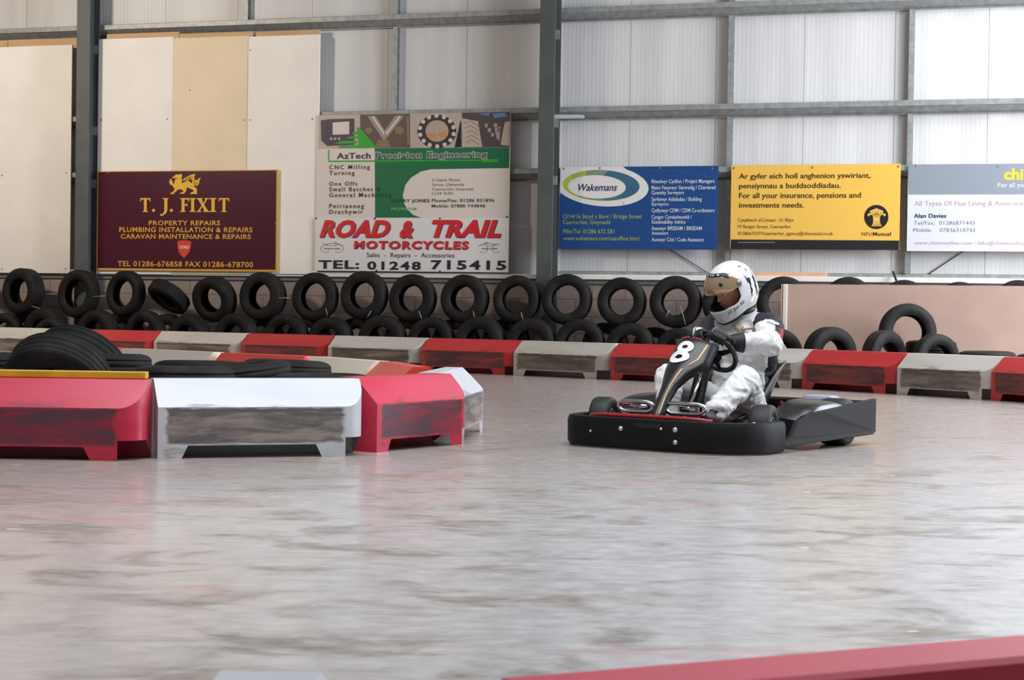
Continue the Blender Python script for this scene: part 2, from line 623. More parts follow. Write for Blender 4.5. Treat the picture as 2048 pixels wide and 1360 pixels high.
# ------------------------------------------------------------------ the hall
S0, S1 = -17.0, 13.0
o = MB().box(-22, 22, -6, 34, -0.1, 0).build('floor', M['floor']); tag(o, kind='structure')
Z_BLK = 1.10
o = MB().box(S0, S1, 0.0, 0.12, 1.14, 9.0).build('wall_back', M['cladding'], None, WM); tag(o, kind='structure')
o = MB().box(S0, S1, -0.10, 0.12, 0, Z_BLK).build('wall_base', M['block'], None, WM); tag(o, kind='structure')
o = MB().box(S0, S1, -0.13, 0.10, Z_BLK, 1.16).build('trim_1', M['trim_grey'], None, WM, bevel=0.006); tag(o, kind='structure')
o = MB().box(S0, S1, -0.17, 0.0, 1.16, 1.225).build('trim_2', M['trim_white'], None, WM, bevel=0.006); tag(o, kind='structure')
xr = on_wall(1122, 552)[0]
o = MB().extrude([(0.0, 1.225), (-0.05, 1.225), (-0.05, 1.262), (0.0, 1.275)], 'x', xr, S1).build('trim_3', M['galv'], None, WM); tag(o, kind='structure')

# columns (I-sections standing in front of the rails)
CW = 0.21
def column(px_front_left, label):
    x0 = on_wall(px_front_left, 300, 0.44)[0]
    b = MB()
    t, D = 0.018, 0.28
    y1, y0 = -0.16, -0.16 - D
    prof = [(x0, y0), (x0 + CW, y0), (x0 + CW, y0 + t), (x0 + CW / 2 + 0.01, y0 + t), (x0 + CW / 2 + 0.01, y1 - t), (x0 + CW, y1 - t), (x0 + CW, y1),
            (x0, y1), (x0, y1 - t), (x0 + CW / 2 - 0.01, y1 - t), (x0 + CW / 2 - 0.01, y0 + t), (x0, y0 + t)]
    b.extrude(prof, 'z', 0.0, 8.6)
    c = empty('steel_column', WM, label, 'column')
    b.build('i_section', M['column_grey'], c, bevel=0.004)
    MB().box(x0 - 0.05, x0 + CW + 0.05, y0 - 0.05, -0.14, 0, 0.02).build('base_plate', M['column_grey'], c)
    m = MB()
    for z in (2.45, 3.2, 4.35):
        m.box(x0 + CW / 2 + 0.01, x0 + CW / 2 + 0.085, -0.19, -0.178, z - 0.06, z + 0.06)
    m.build('rail_cleat', M['galv'], c)
    return x0

XA = column(151, 'dark grey steel column beside the maroon sign with the gold dragon')
XB = column(1076, 'grey steel column between the green engineering sign and the blue oval-logo sign')

# rails: galvanised, a lit lip on top of a recessed web
RH = {'lower': on_wall(1445, 335)[1], 'middle': on_wall(1300, 213)[1], 'upper': on_wall(900, 28)[1]}
def rail(name, x0, x1, ztop, label):
    z = ztop
    prof = [(0.0, z), (-0.15, z), (-0.155, z - 0.006), (-0.155, z - 0.068), (-0.147, z - 0.068), (-0.147, z - 0.010),
            (-0.135, z - 0.066), (-0.03, z - 0.150), (-0.05, z - 0.156), (-0.05, z - 0.165), (0.0, z - 0.165)]
    r = MB().extrude([(a, c) for a, c in prof], 'x', x0, x1).build('wall_rail', M['galv'], None, WM)
    return tag(r, label, 'rail', 'galvanised rails along the back wall')

bays = [(S0, XA + CW * .45, 'behind the plain white board, ending at the dark column'), (XA + CW * .55, XB + CW * .45, 'between the two steel columns'),
        (XB + CW * .55, S1, 'above or behind the blue, yellow and white signs')]
where = {'lower': 'lowest', 'middle': 'middle', 'upper': 'topmost'}
for hname, z in RH.items():
    for x0, x1, txt in bays:
        rail('wall_rail', x0, x1, z, f'{where[hname]} galvanised rail {txt}')

def post(px, z0, z1, label):
    x = on_wall(px, 300, 0.1)[0]
    b = MB()
    b.extrude([(x, 0), (x, -0.10), (x + 0.062, -0.10), (x + 0.062, -0.092), (x + 0.008, -0.092), (x + 0.008, -0.008), (x + 0.062, -0.008), (x + 0.062, 0)], 'z', z0, z1)
    tag(b.build('wall_post', M['galv'], None, WM), label, 'post', 'posts between the wall rails')

segs = [(1.275, RH['lower'] - .166), (RH['lower'] + .001, RH['middle'] - .166), (RH['middle'] + .001, RH['upper'] - .166), (RH['upper'] + .001, 8.5)]
pos_txt = ['below the lowest rail', 'between the lowest and middle rails', 'between the middle and top rails', 'above the top rail']
for px, txt in ((1453, 'slim post by the gap between blue and yellow signs'), (1814, 'slim post by the gap between yellow and white signs')):
    for (a, b_), p in zip(segs, pos_txt):
        post(px, a, b_, f'{txt}, {p}')
post(783, segs[2][0], segs[2][1], 'slim galvanised post rising above the green engineering sign')
post(783, segs[3][0], segs[3][1], 'slim galvanised post above the top rail over the engineering sign')
post(484, segs[2][0], segs[2][1], 'slim galvanised post mostly hidden by the tall cream board')
post(484, segs[3][0], segs[3][1], 'slim galvanised post above the top rail over the cream board')

# plain boards fixed to the rails
def board(name, px0, px1, ytop, ybot, w, mat_, label, cat='board', th=0.02, xleft=None, screws=()):
    x0 = on_wall(px0, 300, w)[0] if xleft is None else xleft
    x1 = on_wall(px1, 300, w)[0]
    pm = (px0 + px1) / 2
    z0, z1 = on_wall(pm, ybot, w)[1], on_wall(pm, ytop, w)[1]
    o = empty(name, WM, label, cat)
    MB().box(x0, x1, -w, -w + th, z0, z1).build('panel', mat_, o, bevel=0.002)
    for sx, sy in screws:
        a, c = on_wall(sx, sy, w)
        MB().lathe([(0.0001, -w - 0.004), (0.012, -w - 0.004), (0.014, -w)], 10, 'y').build('screw', flat(150, 140, 128), o, Matrix.Translation((a, 0, c)))
    return o

bw = 0.19
xl = on_wall(142, 300, bw)[0] - 2.44
board('wall_board', 0, 142, 92, 546, bw, M['board_white'], 'bare white wall board at the edge of the picture before the first column', xleft=xl, screws=((4, 351), (132, 346), (4, 538), (131, 537)))
board('wall_board', 195, 344, 76, 548, bw, M['board_white'], 'tall white wall board next to the dark column, partly under the maroon sign', screws=((203, 240), (335, 238)))
board('wall_board', 344.6, 493.5, 74, 548, bw - 0.003, M['board_cream'], 'tall cream coloured wall board, middle one of three', screws=((380, 180), (489, 240)))
board('wall_board', 494, 637, 71, 548, bw, M['board_white'], 'tall white wall board with its edge beside the green engineering sign', screws=((501, 100), (625, 238), (500, 240)))
for px0, px1, y0, y1, lab in ((-60, 13, 82, 96, 'raw plywood strip along the top of the bare white board, outer piece'), (14, 151, 78, 98, 'raw plywood strip along the top of the bare white board, by the column'),
                              (211, 355, 66, 84, 'raw plywood strip above the white board by the column'), (356, 503, 65, 80, 'raw plywood strip above the cream board'),
                              (509, 637, 61, 76, 'raw plywood strip above the last tall white board')):
    board('plywood_strip', px0, px1, y0, y1, bw - 0.027, M['ply'], lab, 'plywood strip', 0.018)

# ------------------------------------------------------------------ signs
class Sign:
    def __init__(s, name, box, w, mat_, label, cat='sign', th=0.006, frame=None):
        """box: px corners (x0, x1, ytop, ybot)"""
        s.w = w
        x0, x1, yt, yb = box
        xm = (x0 + x1) / 2
        s.x0, s.x1 = on_wall(x0, (yt + yb) / 2, w)[0], on_wall(x1, (yt + yb) / 2, w)[0]
        s.z0, s.z1 = on_wall(xm, yb, w)[1], on_wall(xm, yt, w)[1]
        s.root = empty(name, WM, label, cat)
        s.layer = 0
        MB().box(s.x0, s.x1, -w, -w + th, s.z0, s.z1).build('face', mat_, s.root)
        s.top = 0.0015

    def P(s, px, py, lift=1):
        x, z = on_wall(px, py, s.w)
        return (x, -s.w - s.top * lift, z)

    def poly(s, name, pts, mat_, lift=1):
        return MB().poly([s.P(a, b, lift) for a, b in pts]).build(name, mat_, s.root, fix=False)

    def polys(s, name, lists, mat_, lift=1):
        b = MB()
        for pts in lists:
            b.poly([s.P(a, c, lift) for a, c in pts])
        return b.build(name, mat_, s.root, fix=False)

    def text(s, string, x0, x1, ytop, ybase, mat_, bold=0.0, spacing=1.0, shear=0.0, lift=2, name='lettering', outline=None, serif=False):
        vs, fs = text_mesh(string, bold, spacing)
        a, b = min(v.x for v in vs), max(v.x for v in vs)
        ax, bx = on_wall(x0, ybase, s.w)[0], on_wall(x1, ybase, s.w)[0]
        xm = (x0 + x1) / 2
        zb, zt = on_wall(xm, ybase, s.w)[1], on_wall(xm, ytop, s.w)[1]
        kz = (zt - zb) / CAP
        wid = (bx - ax)
        sh = shear * (zt - zb)
        kx = (wid - sh) / (b - a)
        m = MB()
        m.add([(ax + (v.x - a) * kx + shear * v.y * kz, -s.w - s.top * lift, zb + v.y * kz) for v in vs], fs)
        return m.build(name, mat_, s.root, fix=False)

    def screws(s, pts, mat_=None):
        for px, py in pts:
            x, z = on_wall(px, py, s.w)
            MB().lathe([(0.0001, -s.w - 0.006), (0.012, -s.w - 0.005), (0.014, -s.w)], 10, 'y').build('screw', mat_ or flat(120, 110, 90), s.root, Matrix.Translation((x, 0, z)))


def ring_pts(cx, cy, rx, ry, n=40, a0=0.0, a1=2 * pi, rot=0.0):
    out = []
    for i in range(n):
        a = a0 + (a1 - a0) * i / (n if abs(a1 - a0 - 2 * pi) < 1e-6 else n - 1)
        x, y = rx * cos(a), ry * sin(a)
        out.append((cx + x * cos(rot) - y * sin(rot), cy + x * sin(rot) + y * cos(rot)))
    return out


def stroke(pts, wd):
    """thin ribbon polygon along pts"""
    P = [Vector((a, b)) for a, b in pts]
    L, R = [], []
    for i, p in enumerate(P):
        t = (P[min(i + 1, len(P) - 1)] - P[max(i - 1, 0)]).normalized()
        n = Vector((-t.y, t.x)) * wd / 2
        L.append(tuple(p + n)); R.append(tuple(p - n))
    return L + R[::-1]


GOLD = flat(228, 176, 32)
# --- maroon sign
sg = Sign('maroon_sign', (194, 556, 341, 542), 0.225, flat(206, 158, 48), 'maroon sign with gold dragon and gold lettering', th=0.012)
sg.poly('maroon_field', [(197.5, 344), (553, 341), (551, 539.5), (195.5, 536)], flat(70, 9, 32, 0.28))
def crop1(l):
    return [(180 + a / 5.12, 320 + b / 5.12) for a, b in l]
dragon = [crop1([(838, 178), (862, 168), (880, 148), (912, 150), (935, 140), (945, 160), (938, 190), (946, 214), (936, 238), (980, 222), (1010, 214), (1046, 240), (1052, 214), (1030, 190),
                 (1000, 214), (962, 214), (945, 225), (960, 190), (1002, 168), (1036, 152), (1078, 140), (1072, 172), (1058, 176), (1080, 190), (1062, 200), (1078, 212), (1088, 202), (1100, 206), (1112, 196), (1108, 182), (1124, 190), (1138, 176), (1128, 200), (1118, 214),
                 (1120, 236), (1106, 258), (1082, 266), (1058, 256), (1070, 276), (1092, 290), (1098, 312), (1092, 330), (1104, 346), (1060, 348), (1030, 350), (1028, 338), (1062, 322), (1058, 306), (1020, 290),
                 (1000, 280), (985, 296), (990, 312), (975, 330), (966, 344), (918, 344), (930, 332), (952, 330), (958, 314), (930, 300), (900, 304), (884, 320), (866, 336), (860, 348), (822, 350), (832, 338),
                 (822, 332), (848, 330), (862, 310), (866, 290), (850, 272), (832, 246), (826, 262), (818, 240), (808, 214), (822, 218), (818, 192), (834, 196), (846, 220), (852, 246), (866, 236), (868, 214), (876, 196), (900, 192), (884, 186), (856, 186)])]
sg.polys('dragon_emblem', dragon, GOLD, 2)
sg.polys('wing_line', [crop1(stroke([(940, 232), (970, 200), (1040, 168)], 5)), crop1(stroke([(975, 214), (1010, 190), (1055, 182)], 5)), crop1(stroke(ring_pts(1082, 238, 14, 14, 20, -1.2, 4.2), 6))], flat(70, 9, 32, 0.28), 3)
# hand-cut serif capitals
def serif_letter(ch, x0, x1, y0, y1):
    w, h = x1 - x0, y1 - y0
    st, sf = 0.26 * w, 0.07 * h
    cx = (x0 + x1) / 2
    if ch == 'T':
        return [[(x0, y0 + .24 * h), (x0 + .04 * w, y0), (x1 - .04 * w, y0), (x1, y0 + .24 * h), (x1 - .06 * w, y0 + .24 * h), (x1 - .16 * w, y0 + sf * 1.4), (cx + st / 2, y0 + sf * 1.3), (cx + st / 2, y1 - sf), (cx + st, y1 - sf * .7), (cx + st, y1),
                 (cx - st, y1), (cx - st, y1 - sf * .7), (cx - st / 2, y1 - sf), (cx - st / 2, y0 + sf * 1.3), (x0 + .16 * w, y0 + sf * 1.4), (x0 + .06 * w, y0 + .24 * h)]]
    if ch == 'I':
        return [[(x0, y0), (x1, y0), (x1, y0 + sf), (cx + .25 * w, y0 + sf * 1.4), (cx + .25 * w, y1 - sf * 1.4), (x1, y1 - sf), (x1, y1), (x0, y1), (x0, y1 - sf), (cx - .25 * w, y1 - sf * 1.4), (cx - .25 * w, y0 + sf * 1.4), (x0, y0 + sf)]]
    if ch == 'F':
        return [[(x0, y0), (x1, y0), (x1, y0 + .24 * h), (x1 - .06 * w, y0 + .24 * h), (x1 - .2 * w, y0 + sf * 1.4), (x0 + .5 * w, y0 + sf * 1.4), (x0 + .5 * w, y0 + .45 * h), (x0 + .72 * w, y0 + .43 * h), (x0 + .76 * w, y0 + .36 * h), (x0 + .8 * w, y0 + .36 * h), (x0 + .8 * w, y0 + .62 * h), (x0 + .76 * w, y0 + .62 * h),
                 (x0 + .72 * w, y0 + .55 * h), (x0 + .5 * w, y0 + .53 * h), (x0 + .5 * w, y1 - sf), (x0 + .62 * w, y1 - sf * .7), (x0 + .62 * w, y1), (x0, y1), (x0, y1 - sf * .7), (x0 + .18 * w, y1 - sf), (x0 + .18 * w, y0 + sf), (x0, y0 + sf * .7)]]
    if ch == 'X':
        return [[(x0, y0), (x0 + .46 * w, y0), (x0 + .46 * w, y0 + sf), (x0 + .4 * w, y0 + sf), (cx + .03 * w, y0 + .4 * h), (x1 - .3 * w, y0 + sf), (x1 - .38 * w, y0 + sf), (x1 - .38 * w, y0), (x1 - .02 * w, y0), (x1 - .02 * w, y0 + sf), (x1 - .16 * w, y0 + sf), (cx + .09 * w, y0 + .48 * h),
                 (x1 - .08 * w, y1 - sf), (x1, y1 - sf), (x1, y1), (x1 - .48 * w, y1), (x1 - .48 * w, y1 - sf), (x1 - .4 * w, y1 - sf), (cx - .05 * w, y0 + .6 * h), (x0 + .24 * w, y1 - sf), (x0 + .36 * w, y1 - sf), (x0 + .36 * w, y1), (x0, y1), (x0, y1 - sf), (x0 + .1 * w, y1 - sf), (cx - .11 * w, y0 + .52 * h), (x0 + .08 * w, y0 + sf), (x0, y0 + sf)]]
    if ch == 'J':
        return [[(x0 + .3 * w, y0), (x1, y0), (x1, y0 + sf), (x1 - .12 * w, y0 + sf * 1.3), (x1 - .12 * w, y0 + .8 * h), (x1 - .22 * w, y0 + 1.05 * h), (x0 + .4 * w, y0 + 1.24 * h), (x0 + .1 * w, y0 + 1.3 * h), (x0, y0 + 1.2 * h), (x0 + .1 * w, y0 + 1.13 * h), (x0 + .3 * w, y0 + 1.16 * h), (x1 - .5 * w, y0 + .95 * h),
                 (x1 - .48 * w, y0 + sf * 1.3), (x0 + .3 * w, y0 + sf)]]
    return [ring_pts(cx, y1 - w / 2, w / 2, w / 2, 16)]
big = []
for ch, a, b in (('T', 513, 622), ('.', 636, 668), ('J', 718, 804), ('.', 818, 850), ('F', 922, 1016), ('I', 1022, 1082), ('X', 1094, 1222), ('I', 1228, 1294), ('T', 1318, 1428)):
    big += serif_letter(ch, 180 + a / 5.12, 180 + b / 5.12, 320 + 390 / 5.12, 320 + 532 / 5.12)
sg.polys('title_lettering', big, GOLD, 2)
for s_, a, b, t, bs in (('PROPERTY REPAIRS', 603, 1334, 622, 668), ('PLUMBING INSTALLATION & REPAIRS', 300, 1665, 690, 738), ('CARAVAN MAINTENANCE & REPAIRS', 316, 1647, 760, 806), ('TEL 01286-676858 FAX 01286-678700', 283, 1672, 1040, 1092)):
    sg.text(s_, 180 + a / 5.12, 180 + b / 5.12, 320 + t / 5.12, 320 + bs / 5.12, flat(216, 158, 44), 0.018, 1.08)
sg.poly('shield_badge', crop1([(895, 836), (920, 826), (965, 823), (1010, 826), (1037, 836), (1034, 890), (1016, 944), (990, 978), (962, 1002), (934, 978), (910, 944), (897, 890)]), flat(206, 62, 36), 2)
sg.text('CORGI', 180 + 918 / 5.12, 180 + 1014 / 5.12, 320 + 878 / 5.12, 320 + 906 / 5.12, flat(236, 222, 208), 0.02, lift=3)
sg.screws(((216, 345), (549, 341), (551, 448)))

# --- green engineering sign
c2 = lambda l: [(620 + a / 4.876, 220 + b / 4.876) for a, b in l]
sg = Sign('engineering_sign', (633, 1020, 228.5, 436), 0.20, flat(212, 201, 190), 'green and white engineering sign with four photographs along its top')
GR, LG, DK = flat(4, 100, 62), flat(42, 158, 34), flat(38, 40, 36)
sg.poly('green_field', c2([(632, 372), (1945, 366), (1942, 566), (1180, 578), (1080, 600), (985, 660), (930, 730), (906, 830), (914, 900), (945, 965), (1010, 1025), (1090, 1052), (636, 1055)]), GR)
# photographs
sg.poly('photograph', c2([(82, 52), (488, 46), (488, 370), (82, 380)]), flat(186, 168, 152), 1)
sg.polys('pictured_monitor', [c2([(105, 100), (170, 92), (170, 350), (110, 300)]), c2([(168, 90), (434, 84), (434, 338), (168, 352)])], flat(66, 54, 74), 2)
sg.poly('pictured_screen', c2([(222, 122), (384, 112), (384, 236), (222, 242)]), flat(212, 200, 190), 3)
sg.polys('pictured_knob', [c2(ring_pts(x, 280, 13, 13, 12)) for x in (208, 246, 286)], flat(180, 160, 150), 3)
sg.poly('photograph', c2([(490, 46), (974, 36), (976, 368), (490, 370)]), flat(92, 76, 66), 1)
sg.polys('pictured_vee_block', [c2([(560, 60), (640, 60), (730, 200), (830, 56), (920, 56), (735, 290), (712, 290)])], flat(150, 136, 124), 2)
sg.polys('pictured_vee_glint', [c2([(600, 62), (622, 62), (728, 226), (720, 244)]), c2([(868, 60), (890, 60), (748, 244), (740, 226)])], flat(206, 196, 184), 3)
sg.polys('pictured_part', [c2(ring_pts(575, 200, 38, 30, 14)), c2(ring_pts(872, 200, 46, 40, 14)), c2([(660, 290), (770, 290), (790, 366), (640, 366)]), c2([(940, 60), (970, 60), (970, 340), (950, 340)])], flat(128, 106, 84), 3)
sg.poly('photograph', c2([(976, 34), (1480, 28), (1480, 366), (978, 368)]), flat(176, 158, 148), 1)
ringo = ring_pts(1238, 210, 190, 165, 40)
sg.poly('pictured_ring', c2(ringo), flat(52, 42, 40), 2)
sg.poly('pictured_disc', c2(ring_pts(1240, 205, 112, 105, 32)), flat(172, 150, 138), 3)
sg.polys('pictured_nut', [c2(ring_pts(1238 + 168 * cos(a), 205 + 150 * sin(a), 22, 22, 8)) for a in [i * pi / 7 + .2 for i in range(14)]], flat(196, 186, 178), 3)
sg.polys('pictured_copper', [c2([(1140, 230), (1230, 228), (1228, 285), (1180, 280)]), c2([(1255, 225), (1338, 205), (1330, 250), (1280, 280)])], flat(196, 128, 66), 4)
sg.poly('pictured_wedge', c2([(1468, 110), (1476, 110), (1478, 362), (1412, 366)]), flat(24, 26, 26), 3)
sg.poly('photograph', c2([(1482, 28), (1956, 18), (1948, 364), (1482, 366)]), flat(74, 64, 62), 1)
sg.polys('pictured_tread', [c2([(1482, 80), (1640, 110), (1680, 360), (1484, 362)]), c2([(1900, 120), (1948, 110), (1944, 350), (1860, 340), (1880, 220)])], flat(176, 160, 144), 2)
sg.polys('pictured_groove', [c2(stroke([(1500 + 8 * k, 130 + 48 * k), (1570, 110 + 44 * k), (1650, 160 + 44 * k)], 8)) for k in range(5)], flat(140, 124, 110), 3)
sg.polys('pictured_hub', [c2(ring_pts(1720 + 30 * k, 150 + 46 * (k % 3), 16 + 4 * (k % 2), 22, 10)) for k in range(5)] + [c2([(1800, 180), (1860, 160), (1850, 300), (1820, 280)])], flat(150, 140, 136), 3)
sg.polys('pictured_sky', [c2([(1640, 36), (1760, 30), (1740, 60)]), c2([(1780, 40), (1900, 26), (1930, 60), (1800, 80)])], flat(84, 120, 168), 3)
sg.polys('triangle_logo', [c2([(462, 170), (482, 170), (645, 356), (645, 368), (480, 374), (480, 340)]), c2([(270, 372), (300, 346), (480, 340), (480, 372)]), c2([(240, 330), (300, 304), (460, 300), (460, 326)]), c2([(350, 280), (390, 258), (466, 256), (466, 276)]), c2([(410, 240), (424, 212), (466, 210), (466, 236)])], LG, 4)
sg.polys('green_line', [c2([(180, 388), (190, 388), (190, 494), (1680, 484), (1680, 496), (180, 508)]), c2([(1680, 482), (1835, 478), (1835, 506), (1680, 512)])], LG, 2)
def T2(s_, a, b, t, bs, m, bold=0.0, sp=1.0, **k):
    sg.text(s_, 620 + a / 4.876, 620 + b / 4.876, 220 + t / 4.876, 220 + bs / 4.876, m, bold, sp, **k)
T2('AzTech', 262, 592, 420, 474, DK, 0.022, 1.05)
T2('Precision Engineering', 634, 1734, 406, 466, flat(178, 184, 170), 0.06, 1.05, lift=2)
T2('Precision Engineering', 640, 1728, 410, 464, flat(58, 70, 58), 0.012, 1.05, lift=3)
for s_, b, t, bs in (('CNC Milling', 584, 536, 576), ('Turning', 436, 594, 634), ('One Offs', 462, 700, 738), ('Small Batches &', 688, 752, 792), ('General Machining', 796, 808, 848), ('Peirianneg', 528, 916, 956), ('Drachywir', 516, 972, 1012)):
    T2(s_, 190, b, t, bs, DK, 0.012, 1.35, lift=3)
for s_, b, t, bs in (('2 Uwch Menai', 1464, 668, 696), ('Saron, Llanwnda', 1504, 712, 740), ('Caernarfon, Gwynedd.', 1602, 758, 784), ('LL54 5UN', 1392, 800, 826)):
    T2(s_, 1194, b, t, bs, flat(104, 98, 92), 0.0, 1.1, lift=2)
T2('Phone/Fax: 01286 831896', 1190, 1798, 866, 898, flat(66, 62, 60), 0.014, 1.1)
T2('Mobile: 07880 744848', 1188, 1708, 920, 950, flat(66, 62, 60), 0.014, 1.1)
T2('BARRY JONES', 798, 1168, 870, 900, flat(46, 56, 50), 0.02, 1.1, lift=3)
T2('PROPRIETOR', 794, 1046, 952, 978, flat(120, 168, 118), 0.015, lift=3)

# --- banner
c3 = lambda l: [(620 + a / 4.876, 420 + b / 4.876) for a, b in l]
sg = Sign('banner', (630.5, 1017.5, 435.5, 543), 0.215, flat(216, 211, 208), 'white fabric banner with large red slanted lettering, below the green engineering sign', 'banner', 0.004)
RD, NV, RSH = flat(204, 26, 34), flat(24, 30, 44), flat(70, 52, 84)
def T3(s_, a, b, t, bs, m, bold=0.0, sp=1.0, **k):
    sg.text(s_, 620 + a / 4.876, 620 + b / 4.876, 420 + t / 4.876, 420 + bs / 4.876, m, bold, sp, **k)
for d, m, l in ((7, RSH, 2), (0, RD, 3)):
    T3('ROAD', 98 + d, 804 + d, 108 + d, 258 + d, m, 0.045, 1.05, shear=0.34, lift=l)
    T3('&', 870 + d, 1040 + d, 112 + d, 264 + d, m, 0.045, 1.0, shear=0.25, lift=l)
    T3('TRAIL', 1150 + d, 1904 + d, 106 + d, 258 + d, m, 0.045, 1.05, shear=0.34, lift=l)
    T3('MOTORCYCLES', 430 + d * .7, 1550 + d * .7, 306 + d, 376 + d, m, 0.04, 1.2, shear=0.1, lift=l)
T3('Sales  -  Repairs  -  Accessories', 554, 1410, 418, 462, flat(66, 62, 64), 0.006, 1.05)
T3('TEL:', 84, 482, 494, 570, NV, 0.035, 1.1)
T3('01248', 560, 1082, 506, 580, NV, 0.035, 1.25)
T3('715415', 1180, 1914, 496, 578, NV, 0.035, 1.25)
for cx in (218, 1752):
    k = 1 if cx < 1000 else -1
    sg.polys('motorcycle_logo', [c3(stroke(ring_pts(cx - k * 66, 378, 44, 36, 22, 0.6, 5.2), 4)), c3(stroke(ring_pts(cx + k * 62, 376, 46, 38, 22, -2.4, 2.4), 4)), c3(stroke([(cx - k * 100, 330), (cx - k * 40, 332), (cx + k * 10, 322), (cx + k * 34, 316), (cx + k * 60, 330), (cx + k * 106, 350)], 5)),
              c3(stroke([(cx - k * 60, 336), (cx - k * 10, 350), (cx + k * 50, 340)], 4)), c3(stroke([(cx + k * 20, 322), (cx + k * 30, 330), (cx + k * 46, 322)], 8))], flat(120, 116, 122), 2)
    T3('ROAD & TRAIL', cx - 76, cx + 78, 370, 384, flat(80, 76, 84), 0.02)
sg.screws(((632, 437), (750, 437), (880, 437), (1014, 434), (753, 541), (880, 543)), flat(40, 38, 38))

# --- blue sign
c4 = lambda l: [(1100 + a / 5.689, 320 + b / 5.689) for a, b in l]
BL = flat(24, 66, 122, 0.4)
sg = Sign('blue_sign', (1118.5, 1435.5, 333, 499), 0.19, BL, 'blue sign with a white oval logo and pale lists of services')
ov = ring_pts(600, 305, 520, 226, 72, 0, 2 * pi, 0.08)
clip = [(max(a, 118), max(b, 78)) for a, b in ov if True]
sg.poly('oval_patch', c4([(118, 78), (830, 76)] + [p for p in ring_pts(590, 290, 532, 236, 60, -1.05, 2.62, 0.08)] + [(112, 405)]), flat(214, 208, 204), 1)
GRN, TEAL = flat(158, 172, 44), flat(46, 92, 118)
outer = ring_pts(585, 288, 435, 175, 60, 0, 2 * pi, 0.04)
inner = ring_pts(535, 305, 330, 133, 60, 0, 2 * pi, 0.03)
def band(a0, a1, mat_, name):
    n = 18
    o_ = ring_pts(585, 288, 435, 175, n, a0, a1, 0.04)
    i_ = ring_pts(535, 305, 330, 133, n, a0, a1, 0.03)
    sg.poly(name, c4(o_ + i_[::-1]), mat_, 2)
for i, (r, g, b) in enumerate(((46, 92, 118), (70, 112, 112), (112, 138, 92), (160, 174, 60), (168, 182, 44), (150, 164, 74), (118, 134, 108), (54, 96, 120))):
    a0 = [0.0, 0.9, 1.45, 2.2, 2.9, 3.75, 4.3, 4.9, 2 * pi][i]
    a1 = [0.0, 0.9, 1.45, 2.2, 2.9, 3.75, 4.3, 4.9, 2 * pi][i + 1]
    band(a0, a1, flat(r, g, b), 'oval_ring')
def T4(s_, a, b, t, bs, m, bold=0.0, sp=1.0, **k):
    sg.text(s_, 1100 + a / 5.689, 1100 + b / 5.689, 320 + t / 5.689, 320 + bs / 5.689, m, bold, sp, **k)
T4('Wakemans', 300, 776, 272, 350, flat(24, 44, 92), 0.015, 1.0, shear=0.28)
PW, PG = flat(206, 212, 216), flat(150, 168, 98)
for s_, b, t, bs in (('Rheolwyr Cynllun / Project Managers', 1872, 220, 262), ('Maint Fesurwyr Siartredig / Chartered', 1882, 292, 334), ('Quantity Surveyors', 1524, 350, 390), ('Syrfeiwyr Adeiladau / Building', 1726, 424, 466), ('Surveyors', 1348, 480, 520), ('Cydlynwyr CDM / CDM Co-ordinators', 1872, 552, 594),
                     ('Cyngor Cynaladwyedd /', 1612, 628, 668), ('Sustainability Advice', 1542, 684, 724), ('Aseswyr BREEAM / BREEAM', 1726, 756, 798), ('Assessors', 1344, 812, 850), ('Aseswyr Côd / Code Assessors', 1748, 884, 926)):
    T4(s_, 1156, b, t, bs, PW, 0.004, 1.0)
for s_, b, t, bs in (('12/14/16 Stryd y Bont / Bridge Street', 1046, 618, 664), ('Caernarfon, Gwynedd', 684, 684, 730), ('Ffôn/Tel: 01286 672 581', 730, 788, 836), ('www.wakemans.com/caeoffice.html', 1012, 868, 914)):
    T4(s_, 148, b, t, bs, PG, 0.004, 1.0)
sg.polys('thin_arc', [c4(stroke([(1000, 168), (1120, 130), (1300, 118), (1500, 132), (1700, 170), (1890, 222)], 5)), c4(stroke([(830, 480), (900, 620), (1060, 790), (1250, 940), (1400, 1020)], 4))], flat(40, 98, 140), 2)
sg.screws(((1128, 337), (1200, 336), (1320, 336), (1424, 337)))

# --- yellow sign
c5 = lambda l: [(1440 + a / 5.389, 320 + b / 5.389) for a, b in l]
sg = Sign('yellow_sign', (1461.5, 1800, 329, 499), 0.19, flat(222, 176, 78), 'yellow insurance sign with dark lettering and a black lower band')
BR, TN = flat(66, 46, 22), flat(112, 88, 44)
sg.poly('black_band', c5([(118, 856), (1932, 868), (1928, 972), (114, 960)]), flat(30, 29, 34), 1)
def T5(s_, a, b, t, bs, m, bold=0.0, sp=1.0, **k):
    sg.text(s_, 1440 + a / 5.389, 1440 + b / 5.389, 320 + t / 5.389, 320 + bs / 5.389, m, bold, sp, **k)
for s_, b, t, bs in (('Ar gyfer eich holl anghenion yswiriant,', 1622, 142, 196), ('pensiynnau a buddsoddiadau.', 1302, 248, 302), ('For all your insurance, pensions and', 1520, 352, 408), ('investments needs.', 904, 458, 512)):
    T5(s_, 206, b, t, bs, BR, 0.012, 1.0)
for s_, b, t, bs in (('Cysylltwch a/Contact - H. Rhys', 792, 628, 664), ('19 Bangor Street, Caernarfon', 760, 700, 734), ('01286673377/caernarfon_agency@nfumutual.co.uk', 1220, 774, 808)):
    T5(s_, 196, b, t, bs, TN, 0.004, 1.0)
sg.polys('small_print', [c5([(196 + 21 * k, 884), (196 + 21 * k + 17, 884), (196 + 21 * k + 17, 894), (196 + 21 * k, 894)]) for k in range(19)], flat(120, 118, 116), 2)
T5('NFU', 1528, 1636, 778, 816, BR, 0.0, 1.1)
T5('Mutual', 1648, 1844, 778, 816, BR, 0.02, 1.1)
